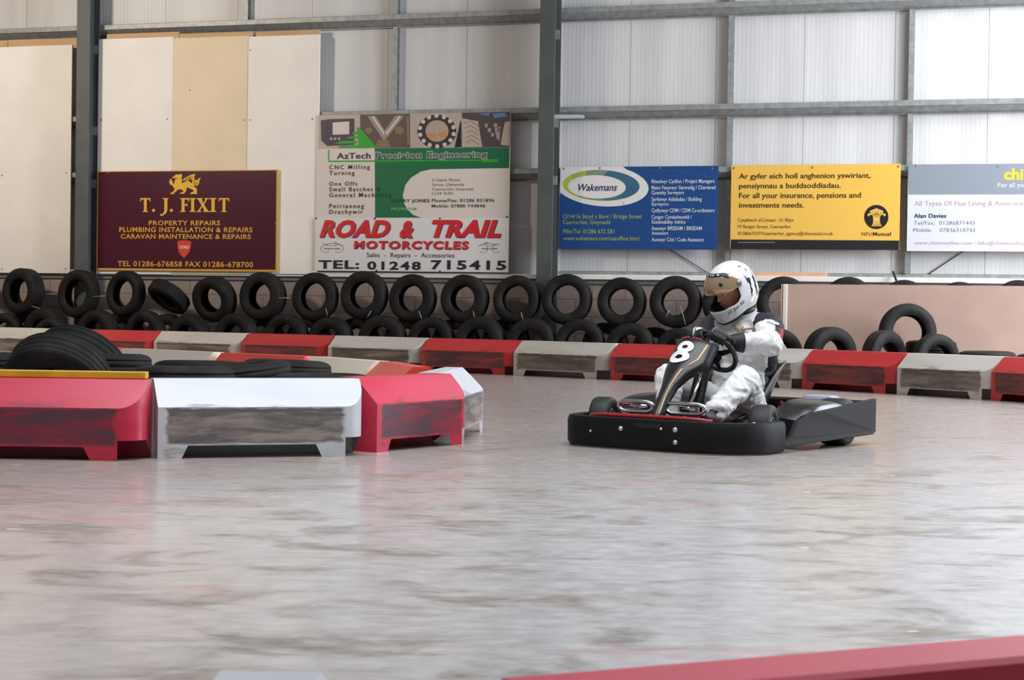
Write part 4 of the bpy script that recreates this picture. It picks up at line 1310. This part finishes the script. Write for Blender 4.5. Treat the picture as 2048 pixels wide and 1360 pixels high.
kpart(MB().extrude([(1.47, 0.06), (1.515, 0.06), (1.525, 0.10), (1.52, 0.25), (1.505, 0.262), (1.47, 0.25)], 'x', -0.70, 0.705), 'rear_bumper', M['kart_black'], bevel=0.006)
# tank and engine behind the seat
kpart(MB().box(0.30, 0.50, 1.36, 1.49, 0.10, 0.285), 'fuel_tank', mat('tank_grey', srgb(150, 158, 170), 0.4), bevel=0.02)
e = kpart(MB().box(-0.52, -0.30, 1.02, 1.40, 0.10, 0.31), 'engine', M['kart_gloss'], bevel=0.02)
kpart(MB().tube([(-0.41, 1.04, 0.33), (-0.41, 1.38, 0.33)], 0.035, 14), 'exhaust', M['kart_black'], e, True)
m = MB()
for k in range(6):
    m.box(-0.50, -0.32, 1.06 + .05 * k, 1.08 + .05 * k, 0.31, 0.335)
kpart(m, 'cooling_fin_grille', M['rim'], e)

# nose panel: narrow stalk that opens into the number board
NR = [((1299, 834), (1317, 838), .10), ((1306, 814), (1327, 812), .155), ((1315, 792), (1336, 790), .215), ((1322, 772), (1350, 768), .275), ((1326, 754), (1370, 749), .335), ((1330, 738), (1392, 736), .385), ((1337, 722), (1408, 726), .43), ((1345, 704), (1414, 711), .47), ((1354, 686), (1421, 694), .515), ((1362, 675), (1424, 685), .55)]
NRW = [(on_kart(*l, 1, y), on_kart(*r, 1, y)) for l, r, y in NR]
def nose(u, v, lift=0.0):
    """u across 0..1, v along rows 0..9"""
    i = min(len(NRW) - 2, max(0, int(v)))
    t = v - i
    L = NRW[i][0].lerp(NRW[i + 1][0], t)
    R_ = NRW[i][1].lerp(NRW[i + 1][1], t)
    p = L.lerp(R_, u)
    wd = (R_ - L).length
    n = Vector((0, -0.85, 0.53))
    return p + n * (0.16 * wd * (1 - (2 * u - 1) ** 2) + lift)
b = MB()
rows = [[nose(u / 8, v / 2) for u in range(9)] for v in range(0, 19)]
b.grid(rows)
nc = kpart(b, 'nose_panel', M['kart_gloss'], smooth=True)
so = nc.modifiers.new('thickness', 'SOLIDIFY')
so.thickness, so.offset = 0.03, -1.0
bv = nc.modifiers.new('edge', 'BEVEL')
bv.width, bv.segments, bv.limit_method = 0.005, 2, 'ANGLE'
# side return of the panel on the driver's left
rows = []
for v in range(0, 19):
    p = nose(1.0, v / 2)
    dep = 0.045 + 0.05 * max(0, (v / 2 - 3) / 6)
    rows.append([p, p + Vector((0.006, dep * .5, -0.012)), p + Vector((-0.004, dep, -0.03))])
sr = kpart(MB().grid(rows), 'side_return', M['kart_black'], nc, smooth=True)
so = sr.modifiers.new('thickness', 'SOLIDIFY'); so.thickness = 0.006
def on_nose(name, vs, fs, m, lift=0.004):
    """vs: (u, v) points laid on the panel"""
    me = MB().add([nose(u, v, lift) for u, v in vs], fs)
    o = kpart(me, name, m, nc)
    return o
# the figure 8: two rings
vs, fs = [], []
def ring8(uc, vc, ru, rv, iu, iv, slant):
    n = 28
    base = len(vs)
    for k in range(n):
        a = 2 * pi * k / n
        for (x, y) in ((ru, rv), (iu, iv)):
            yy = y * sin(a)
            vs.append((uc + x * cos(a) + slant * yy, vc + yy))
    for k in range(n):
        l = (k + 1) % n
        fs.append((base + 2 * k, base + 2 * l, base + 2 * l + 1, base + 2 * k + 1))
ring8(0.405, 7.38, 0.25, 0.66, 0.085, 0.20, -0.02)
ring8(0.35, 6.22, 0.30, 0.78, 0.11, 0.25, -0.02)
on_nose('number', vs, fs, M['white_print']).__setitem__('label', 'white figure 8')
tri = []
line = [(0.93 - 0.02 * k, 0.4 + k * 0.42) for k in range(11)]
def strip(name, pts, wu, m):
    vs = []
    for (u, v) in pts:
        vs += [(u - wu, v), (u + wu, v)]
    on_nose(name, vs, [(2 * i, 2 * i + 1, 2 * i + 3, 2 * i + 2) for i in range(len(pts) - 1)], m, 0.0035)
strip('orange_trim', line, 0.035, M['gold_line'])
strip('orange_trim', [(0.80, 5.2), (0.86, 6.2), (0.90, 7.2), (0.93, 8.2)], 0.02, M['gold_line'])
vs, fs = [], []
for k in range(7):
    if k == 3:
        continue
    u = 0.12 + 0.095 * k
    bse = len(vs)
    vs += [(u, 8.72), (u + .055, 8.72), (u + .06, 8.95), (u + .01, 8.95)]
    fs.append((bse, bse + 1, bse + 2, bse + 3))
on_nose('red_mark', vs, fs, M['red_print'])

# steering
WC = on_kart(1433, 706, 1, 0.74)
WN = Vector((0.10, 0.80, 0.60)).normalized()
WX = Vector((1, 0, 0)); WX = (WX - WN * WX.dot(WN)).normalized()
WU = WN.cross(WX)
if WU.z < 0: WU = -WU
WR = 0.128
rim_pt = lambda a: WC + (WX * cos(a) + WU * sin(a)) * WR
b = MB().tube([rim_pt(2 * pi * k / 48) for k in range(48)], 0.0155, 12, True)
sw = kpart(b, 'steering_wheel', M['kart_gloss'], smooth=True)
b = MB()
for a in (-1.75, 0.25, 2.6):
    b.tube([WC - WN * 0.02, rim_pt(a)], [0.02, 0.012], 10)
b.lathe([(0.0001, .012), (.04, .012), (.045, 0), (.045, -.03), (0.0001, -.03)], 20, 'z', False, Matrix.Translation(WC - WN * .015) @ WN.to_track_quat('Z', 'Y').to_matrix().to_4x4())
kpart(b, 'spoke', M['kart_black'], sw, True)
foot = Vector((0.03, 0.36, 0.10))
kpart(MB().tube([WC - WN * .02, WC.lerp(foot, .5), foot], 0.017, 12), 'steering_column', M['kart_black'], smooth=True)
kpart(MB().tube([on_kart(1406, 738, 1, .50), on_kart(1380, 812, 1, .32)], 0.008, 10), 'panel_stay', M['chrome'], smooth=True)
kpart(MB().tube([(0.05, .62, .44), (0.09, .42, .12)], 0.03, 12).tube([(0.0, .62, .40), (0.02, .45, .12)], 0.022, 12), 'column_support', M['kart_black'], smooth=True)
# pedals
for x in (-0.17, 0.21):
    kpart(MB().box(x - .03, x + .03, .22, .235, .10, .25).tube([(x, .24, .10), (x, .40, .07)], .008, 8), 'pedal', M['rim'], bevel=.003)

# seat shell
path = [(0.76, 0.115, 0.165, 0.03), (0.90, 0.085, 0.185, 0.10), (1.04, 0.085, 0.20, 0.16), (1.15, 0.125, 0.205, 0.19), (1.23, 0.22, 0.205, 0.18), (1.30, 0.34, 0.21, 0.14), (1.345, 0.43, 0.21, 0.08), (1.36, 0.47, 0.20, 0.03)]
rows = []
for i, (y, z, hw, wing) in enumerate(path):
    a = path[max(0, i - 1)]; c = path[min(len(path) - 1, i + 1)]
    t = Vector((0, c[0] - a[0], c[1] - a[1])).normalized()
    n = Vector((0, -t.z, t.y))
    row = []
    for k in range(13):
        u = -1 + k / 6
        e = max(0.0, (abs(u) - 0.45) / 0.55)
        row.append(Vector((hw * min(1.0, abs(u) / 0.85) ** 0.9 * (1 if u > 0 else -1), y, z)) + n * wing * e ** 1.5)
    rows.append(row)
st_ = kpart(MB().grid(rows), 'seat', M['seat'], smooth=True)
so = st_.modifiers.new('thickness', 'SOLIDIFY'); so.thickness, so.offset = 0.014, -1
ss = st_.modifiers.new('smooth', 'SUBSURF'); ss.levels = ss.render_levels = 1
rim_l = [r[12] for r in rows]
kpart(MB().tube(spline(rim_l, 4), 0.011, 8), 'seat_edge', M['kart_gloss'], st_, True)
kpart(MB().tube(spline([r[0] for r in rows], 4), 0.011, 8), 'seat_edge', M['kart_gloss'], st_, True)
kpart(MB().tube([(0.20, 1.27, 0.24), (0.26, 1.30, 0.18), (0.34, 1.33, 0.09)], 0.012, 8), 'seat_stay', M['frame_red'], smooth=True)
kpart(MB().tube([(-0.20, 1.27, 0.24), (-0.26, 1.30, 0.18), (-0.34, 1.33, 0.09)], 0.012, 8), 'seat_stay', M['frame_red'], smooth=True)

# ------------------------------------------------------------------ the driver
man = empty('person', KM, 'person in a white racing suit and white full-face helmet driving the kart', 'person')

def skin_over(b, name, parent, mats, voxel=0.011, smooth_it=6, wrinkle=0.0, pick=None, factor=0.5):
    """one continuous surface grown over overlapping shapes"""
    me = b.mesh(name + '_src')
    o = bpy.data.objects.new(name + '_src', me)
    COL.objects.link(o)
    r = o.modifiers.new('r', 'REMESH'); r.mode = 'VOXEL'; r.voxel_size = voxel
    s = o.modifiers.new('s', 'SMOOTH'); s.factor = factor; s.iterations = smooth_it
    dg = bpy.context.evaluated_depsgraph_get()
    out = bpy.data.meshes.new_from_object(o.evaluated_get(dg))
    bpy.data.objects.remove(o)
    bpy.data.meshes.remove(me)
    out.name = name
    if wrinkle:
        nr = [v.normal.copy() for v in out.vertices]
        for v, n in zip(out.vertices, nr):
            c = v.co
            a = noise.noise(Vector((c.x * 11, c.y * 11, c.z * 17)) + 1.7 * noise.noise_vector(c * 6))
            f = noise.noise(Vector((c.x * 26 + 5, c.y * 22, c.z * 30)) + 1.2 * noise.noise_vector(c * 9))
            k = 1.0 if c.z < 0.73 else 0.3
            if c.z > 0.80: k = 0
            v.co = c + n * wrinkle * k * ((1 - abs(a) * 2.2) * 0.9 + f * 0.5)
    for m_ in mats:
        out.materials.append(m_)
    for p in out.polygons:
        p.use_smooth = True
        if pick:
            p.material_index = pick(p.center, p.normal)
    ob = bpy.data.objects.new(name, out)
    COL.objects.link(ob)
    ob.parent = parent
    return ob

V = Vector
HC = V((-0.024, 1.035, 0.928))                      # helmet centre
HR = Matrix.Rotation(rad(-25), 3, 'Z') @ Matrix.Rotation(rad(25), 3, 'X') @ Matrix.Rotation(rad(3), 3, 'Y')
neck = V((0.0, 1.12, 0.775))
shL, shR = V((0.185, 1.135, 0.700)), V((-0.155, 1.09, 0.690))
elL, elR = V((0.295, 0.935, 0.607)), V((-0.225, 0.89, 0.50))
LH, RH_ = rim_pt(1.10), rim_pt(2.15)
wrL = V((0.135, 0.79, 0.605)); wrR = RH_ + V((-0.06, 0.075, 0.02))
hip = V((0, 1.07, 0.21))
hpL, hpR = V((0.10, 1.05, 0.195)), V((-0.10, 1.05, 0.195))
knL, knR = V((0.255, 0.73, 0.385)), V((-0.245, 0.70, 0.385))
anL, anR = V((0.212, 0.465, 0.215)), V((-0.085, 0.43, 0.185))

b = MB()
# torso
b.ellipsoid(hip, 0.185, 0.155, 0.13)
b.ellipsoid((0.015, 1.11, 0.36), 0.18, 0.14, 0.19)
b.ellipsoid((0.035, 1.14, 0.53), 0.205, 0.15, 0.19)
b.ellipsoid((0.03, 1.145, 0.64), 0.20, 0.135, 0.13)
b.capsule(shL, 0.085, shR, 0.085)
b.capsule(V((0, 1.14, 0.70)), 0.085, neck, 0.068)
# head with a face
hd = HC + HR @ V((0, 0.01, -0.01))
b.ellipsoid(hd, 0.078, 0.098, 0.118, HR)
b.ellipsoid(hd + HR @ V((0, -0.045, -0.055)), 0.058, 0.055, 0.065, HR)
b.capsule(neck, 0.062, hd + HR @ V((0, 0.03, -0.06)), 0.062)
b.capsule(hd + HR @ V((0, -0.094, 0.012)), 0.010, hd + HR @ V((0, -0.114, -0.026)), 0.017)      # nose
b.capsule(hd + HR @ V((-0.05, -0.076, 0.03)), 0.013, hd + HR @ V((0.05, -0.076, 0.03)), 0.013)   # brow
for s in (-1, 1):
    b.ellipsoid(hd + HR @ V((s * 0.045, -0.07, -0.022)), 0.024, 0.022, 0.02, HR)                     # cheeks
    b.ellipsoid(hd + HR @ V((s * 0.08, 0.01, -0.01)), 0.012, 0.022, 0.032, HR)                       # ears
# arms
b.capsule(shL, 0.088, elL, 0.070); b.capsule(elL, 0.070, wrL, 0.042)
b.capsule(shR, 0.085, elR, 0.066); b.capsule(elR, 0.066, wrR, 0.040)
b.ellipsoid(elL + V((0.0, 0.01, -0.01)), 0.07, 0.08, 0.07)
# legs
b.capsule(hpL, 0.112, knL, 0.080); b.capsule(knL, 0.082, anL, 0.058)
b.capsule(hpR, 0.112, knR, 0.080); b.capsule(knR, 0.082, anR, 0.056)
b.capsule(knL.lerp(anL, .75), 0.068, anL, 0.064)
b.capsule(knR.lerp(anR, .75), 0.066, anR, 0.062)

def pick(c, n):
    if c.z > 0.80 and (c - hd).length < 0.16:
        q = HR.transposed() @ (c - hd)
        return 4 if q.y < 0.045 else 1
    if c.z > 0.765 and (c - V((0, 1.12, c.z))).length < 0.085:
        return 1                                                     # dark balaclava at the neck
    # charcoal upper sleeve on the driver's right
    if c.x < -0.115 and c.z > 0.44 and (c - shR).length < 0.40 and c.y < 1.2 and c.z < 0.80:
        return 3
    # black shoulder yoke on the driver's left, running down the back of the arm
    ax = (elL - shL)
    t = (c - shL).dot(ax) / ax.length_squared
    if c.x > 0.10 and c.z > 0.46:
        if -0.35 < t < 0.34 and n.z > -0.15 and c.z > 0.69 - 0.10 * t and c.x > 0.135:
            return 1
    if c.y > 1.17 and c.z > 0.26:
        if c.x > 0.10 and 0.43 < c.z < 0.70:
            return 2
        return 1
    rel = c - (shL + ax * min(1.0, max(0.0, t)))
    s = (rel.x * 0.81 + rel.y * 0.59) / max(rel.length, 1e-4)
    if c.x > 0.13 and 0.0 <= t < 0.88 and c.z > 0.5 and rel.length < 0.12 and s > 0.42:
        return 2 if (s > 0.78 and c.z < 0.69) else 1                 # outer arm panel
    rel = V((c.x - 0.03, c.y - 1.12, 0))
    s = (rel.x * 0.81 + rel.y * 0.59) / max(rel.length, 1e-4)
    if c.x > 0.11 and c.y > 1.0 and 0.28 < c.z < 0.62 and s > 0.66:
        return 2 if (s > 0.95 and c.z > 0.46) else 1
    return 0

body = skin_over(b, 'body', man, [M['suit'], M['suit_black'], M['suit_red'], M['suit_char'], M['skin']], 0.0105, 5, 0.0115, pick)
# eyes
for s in (-1, 1):
    ec = hd + HR @ V((s * 0.032, -0.0855, 0.004))
    e = MB().ellipsoid(ec, 0.0135, 0.0125, 0.011, HR, 16, 10).build('eye', M['eye'], man, I4.copy(), True)
    MB().ellipsoid(ec + HR @ V((-0.003, -0.009, 0)), 0.006, 0.005, 0.006, HR, 12, 8).build('iris', M['iris'], e, I4.copy(), True)
MB().capsule(hd + HR @ V((-0.022, -0.098, -0.062)), 0.006, hd + HR @ V((0.022, -0.098, -0.062)), 0.006, 10, 4).build('mouth', mat('lips', srgb(150, 84, 76), 0.5), man, I4.copy(), True)

# collar
rows = []
for k in range(0, 25):
    a = rad(-62) + 2 * pi * k / 24 * 0.93 + rad(13 - 90 + 62)
    h = 0.052 - 0.018 * cos(a + pi / 2)
    r1 = 0.088
    base = V((0.0, 1.125, 0.735)) + V((cos(a) * r1, sin(a) * r1 * 0.95, 0.012 * sin(a)))
    rows.append([base + V((cos(a) * .012, sin(a) * .012, -0.01)), base + V((0, 0, h * .5)), base + V((cos(a) * .010, sin(a) * .010, h))])
co = MB().grid(rows).build('collar', M['suit'], man, I4.copy(), True)
so = co.modifiers.new('t', 'SOLIDIFY'); so.thickness = 0.008
# patches and straps
def on_body(p, n_from, lift=0.004):
    """nearest point of the body from outside"""
    ok, loc, nr, _ = body.closest_point_on_mesh(p)
    return loc + nr * lift, nr
bpy.context.view_layer.update()
def patch(name, p0, p1, wd, mat_, m=8, lift=0.005, seg=4):
    """a strip laid along the body's surface from p0 to p1"""
    p0, p1 = V(p0), V(p1)
    rows = []
    for i in range(m + 1):
        c, n = on_body(p0.lerp(p1, i / m), None, lift)
        t = (p1 - p0).normalized()
        sdv = t.cross(n).normalized()
        rows.append([on_body(c + sdv * wd * (k / seg - 0.5), None, lift)[0] for k in range(seg + 1)])
    o = MB().grid(rows).build(name, mat_, man, I4.copy(), True, fix=False)
    s = o.modifiers.new('t', 'SOLIDIFY'); s.thickness, s.offset = 0.003, 0
    return o
a, c = on_kart(1536, 631, 1, 1.02), on_kart(1561, 645, 1, 1.05)
patch('sleeve_badge', a + V((0.02, -0.03, 0.02)), c + V((0.02, -0.02, 0.0)), 0.035, M['white_print'], lift=0.006)
patch('tan_strap', on_kart(1476, 636, 1, 0.93), on_kart(1500, 656, 1, 0.93), 0.022, M['tan'], lift=0.006)
patch('tan_strap', on_kart(1458, 640, 1, 0.93), on_kart(1472, 668, 1, 0.93), 0.016, M['tan'], lift=0.006)

# gloves: palm, four bent fingers over the rim, thumb below
def glove(P, ang, wrist, flip, name):
    T = (-WX * sin(ang) + WU * cos(ang))
    Rd = (WX * cos(ang) + WU * sin(ang))
    b = MB()
    kn = []
    for i, (o_, ln, r) in enumerate(((-0.034, 0.92, 0.0100), (-0.0115, 1.0, 0.0108), (0.0115, 1.04, 0.0110), (0.034, 0.96, 0.0106))):
        base = P + T * o_ * 1.05
        k0 = base + Rd * 0.027 + WN * 0.014
        k1 = base + Rd * 0.026 - WN * 0.016 * ln
        k2 = base + Rd * 0.004 - WN * 0.031 * ln
        k3 = base - Rd * 0.018 * ln - WN * 0.020
        b.capsule(k0, r * 1.15, k1, r * 1.05, 10, 4); b.capsule(k1, r * 1.05, k2, r, 10, 4); b.capsule(k2, r, k3, r * .88, 10, 4)
        kn.append(k0)
    mid = (kn[0] + kn[3]) / 2
    for k in kn:
        b.capsule(wrist.lerp(mid, 0.30), 0.025, k, 0.0155, 12, 4)
    root = wrist.lerp(mid, 0.45) - Rd * 0.012 + T * 0.026 * flip
    t1 = P + T * 0.050 * flip - Rd * 0.004 + WN * 0.024
    t2 = P + T * 0.040 * flip - Rd * 0.026 + WN * 0.006
    b.capsule(root, 0.017, t1, 0.0125, 10, 4); b.capsule(t1, 0.0125, t2, 0.0105, 10, 4)
    b.capsule(wrist.lerp(mid, -0.05), 0.031, wrist.lerp(mid, 0.4), 0.026)
    g = skin_over(b, name, man, [M['glove']], 0.0042, 4)
    return g
gL = glove(LH, 1.10, wrL + (LH - wrL) * 0.08, 1, 'glove')
gR = glove(RH_, 2.15, wrR, -1, 'glove')
for g, w0, el in ((gL, wrL, elL), (gR, wrR, elR)):
    d = (el - w0).normalized()
    cuff = MB().tube([w0 - d * 0.035, w0 - d * 0.01, w0 + d * 0.03, w0 + d * 0.062, w0 + d * 0.066], [0.034, 0.046, 0.056, 0.063, 0.052], 22)
    cf = cuff.build('cuff', M['glove'], g, I4.copy(), True)
# shoes
for an, kn_, out in ((anL, knL, 0.02), (anR, knR, -0.02)):
    b = MB()
    toe = an + V((out, -0.165, -0.005 + (0.205 - an.z) * 0.4))
    b.capsule(an + V((0, 0.025, -0.05)), 0.036, an + V((0, -0.02, -0.0)), 0.045)
    b.capsule(an + V((0, 0.03, -0.055)), 0.034, an.lerp(toe, .65) + V((0, 0, -0.03)), 0.036)
    b.capsule(an.lerp(toe, .6) + V((0, 0, -0.028)), 0.038, toe + V((0, 0, -0.015)), 0.030)
    sh = skin_over(b, 'shoe', man, [M['shoe']], 0.007, 4)

# helmet
def hel_r(phi, th):
    """point of the shell for a direction; phi 0 is straight ahead, th is the height angle"""
    d = V((sin(phi) * cos(th), -cos(phi) * cos(th), sin(th)))
    rx, ry, rz = 0.137, 0.164, 0.163
    r = 1 / sqrt((d.x / rx) ** 2 + (d.y / ry) ** 2 + (d.z / rz) ** 2)
    low = max(0.0, -d.z - 0.12)
    front = max(0.0, cos(phi))
    r *= 1 + 0.55 * low * front ** 1.3 + 0.18 * low * (1 - front)
    r *= 1 + 0.06 * max(0, -cos(phi)) * cos(th)
    return d * r
HMX = Matrix.Translation(HC) @ HR.to_4x4()
NP, NT = 96, 60
th0, th1 = rad(-52), rad(90)
def in_port(phi, th):
    t = math.degrees(th); p = abs(math.degrees((phi + pi) % (2 * pi) - pi))
    if p > 74: return False
    e = max(0.0, (p - 58) / 16)
    lo = -27 + 5 * (p / 74) + 10 * e * e
    hi = 46 - 18 * e * e
    return lo < t < hi
b = MB()
vi = {}
for j in range(NT + 1):
    th = th0 + (th1 - th0) * j / NT
    for i in range(NP):
        vi[(i, j)] = len(b.v)
        b.v.append(hel_r(2 * pi * i / NP, th))
for j in range(NT):
    for i in range(NP):
        ph = 2 * pi * (i + .5) / NP
        th = th0 + (th1 - th0) * (j + .5) / NT
        if in_port(ph, th):
            continue
        b.f.append([vi[(i, j)], vi[((i + 1) % NP, j)], vi[((i + 1) % NP, j + 1)], vi[(i, j + 1)]]); b.m.append(0)
helmet = b.build('helmet', [M['helmet'], M['lining']], man, HMX, True)
bm = bmesh.new(); bm.from_mesh(helmet.data)
bmesh.ops.remove_doubles(bm, verts=bm.verts, dist=1e-5)
loose = [v for v in bm.verts if not v.link_faces]
bmesh.ops.delete(bm, geom=loose, context='VERTS')
for _ in range(3):                                   # soften the cut edge of the face opening
    mv = {}
    for v in bm.verts:
        nb = [e.other_vert(v) for e in v.link_edges if e.is_boundary]
        if len(nb) == 2:
            mv[v] = v.co * .4 + (nb[0].co + nb[1].co) * .3
    for v, c in mv.items():
        v.co = c
bmesh.ops.recalc_face_normals(bm, faces=bm.faces)
bm.to_mesh(helmet.data); bm.free()
so = helmet.modifiers.new('t', 'SOLIDIFY'); so.thickness, so.offset = 0.022, -1
so.material_offset = 1; so.material_offset_rim = 1
rows_ = []
def hband(name, p0, p1, t0, t1, lift, mat_, parent, n=40, m=10, tf=None, thick=0.0025):
    rows = []
    for i in range(n + 1):
        p = rad(p0 + (p1 - p0) * i / n)
        row = []
        for k in range(m + 1):
            a, c = (t0, t1) if tf is None else tf(math.degrees(p))
            q = hel_r(p, rad(a + (c - a) * k / m))
            row.append(q + q.normalized() * lift)
        rows.append(row)
    o = MB().grid(rows).build(name, mat_, parent, I4.copy(), True)
    if thick:
        s = o.modifiers.new('t', 'SOLIDIFY'); s.thickness, s.offset = thick, 1
    return o
visor = hband('visor', -84, 84, 0, 0, 0.004, M['visor'], helmet, tf=lambda p: (8 + 8 * max(0, (abs(p) - 45) / 39) ** 1.6, 54 - 24 * max(0, (abs(p) - 50) / 34) ** 1.5))
hband('sun_strip', -62, 62, 0, 0, 0.0075, new_mat('sun_strip', srgb(24, 28, 40), 0.25), visor, tf=lambda p: (46.5 - 12 * max(0, (abs(p) - 40) / 34), 54.3 - 20 * max(0, (abs(p) - 45) / 34) ** 1.5), m=4, thick=0.001)
def htext(string, p0, t0, h, mat_, parent, lift, width=None, rise=0.0, bold=0.01, name='lettering'):
    """letters laid round the shell, starting at angle p0 (degrees) and height angle t0"""
    vs, fs = text_mesh(string, bold, 1.05)
    k = h / CAP
    x0 = min(v.x for v in vs); x1 = max(v.x for v in vs)
    kx = k if width is None else width / (x1 - x0)
    pts = []
    for v in vs:
        u = (v.x - x0) * kx
        q = hel_r(rad(p0 + u), rad(t0 + v.y * k + rise * u))
        pts.append(q + q.normalized() * lift)
    return MB().add(pts, fs).build(name, mat_, parent, I4.copy(), fix=False)
LW = flat(200, 205, 215, 0.4)
for a_, wd in ((-16, 9), (0, 6), (10, 7), (26, 9)):
    hband('sun_strip_mark', a_, a_ + wd, 48.5, 52.0, 0.010, LW, visor, n=3, m=2, thick=0)
htext('GP3', 0, 12, 4.0, flat(128, 84, 120, 0.4), visor, 0.009, 17, name='visor_lettering')
htext('/// Jon Ed', 33, -37, 6.5, flat(42, 52, 96, 0.4), helmet, 0.002, 46, rise=0.16, bold=0.02)
htext('[]', 6, -45, 4.0, flat(180, 176, 190, 0.4), helmet, 0.002, 9, name='small_mark')
for s in (-1, 1):
    q = hel_r(rad(s * 82), rad(20))
    R4 = q.normalized().to_track_quat('Z', 'Y').to_matrix().to_4x4()
    MB().lathe([(0.0001, .012), (.012, .012), (.018, .008), (.021, -.002)], 24, 'z', False, Matrix.Translation(q + q.normalized() * .002) @ R4).build('visor_pivot', M['rim'], helmet, I4.copy(), True)
q = hel_r(rad(36), rad(29))
MB().lathe([(0.0001, .004), (.011, .004), (.013, 0)], 20, 'z', False, Matrix.Translation(q + q.normalized() * .007) @ q.normalized().to_track_quat('Z', 'Y').to_matrix().to_4x4()).build('visor_button', new_mat('button', srgb(26, 34, 44), 0.3), visor, I4.copy(), True)
hband('edge_trim', 0, 359.9, -53.5, -51, 0.001, M['lining'], helmet, n=72, m=2, thick=0.004)
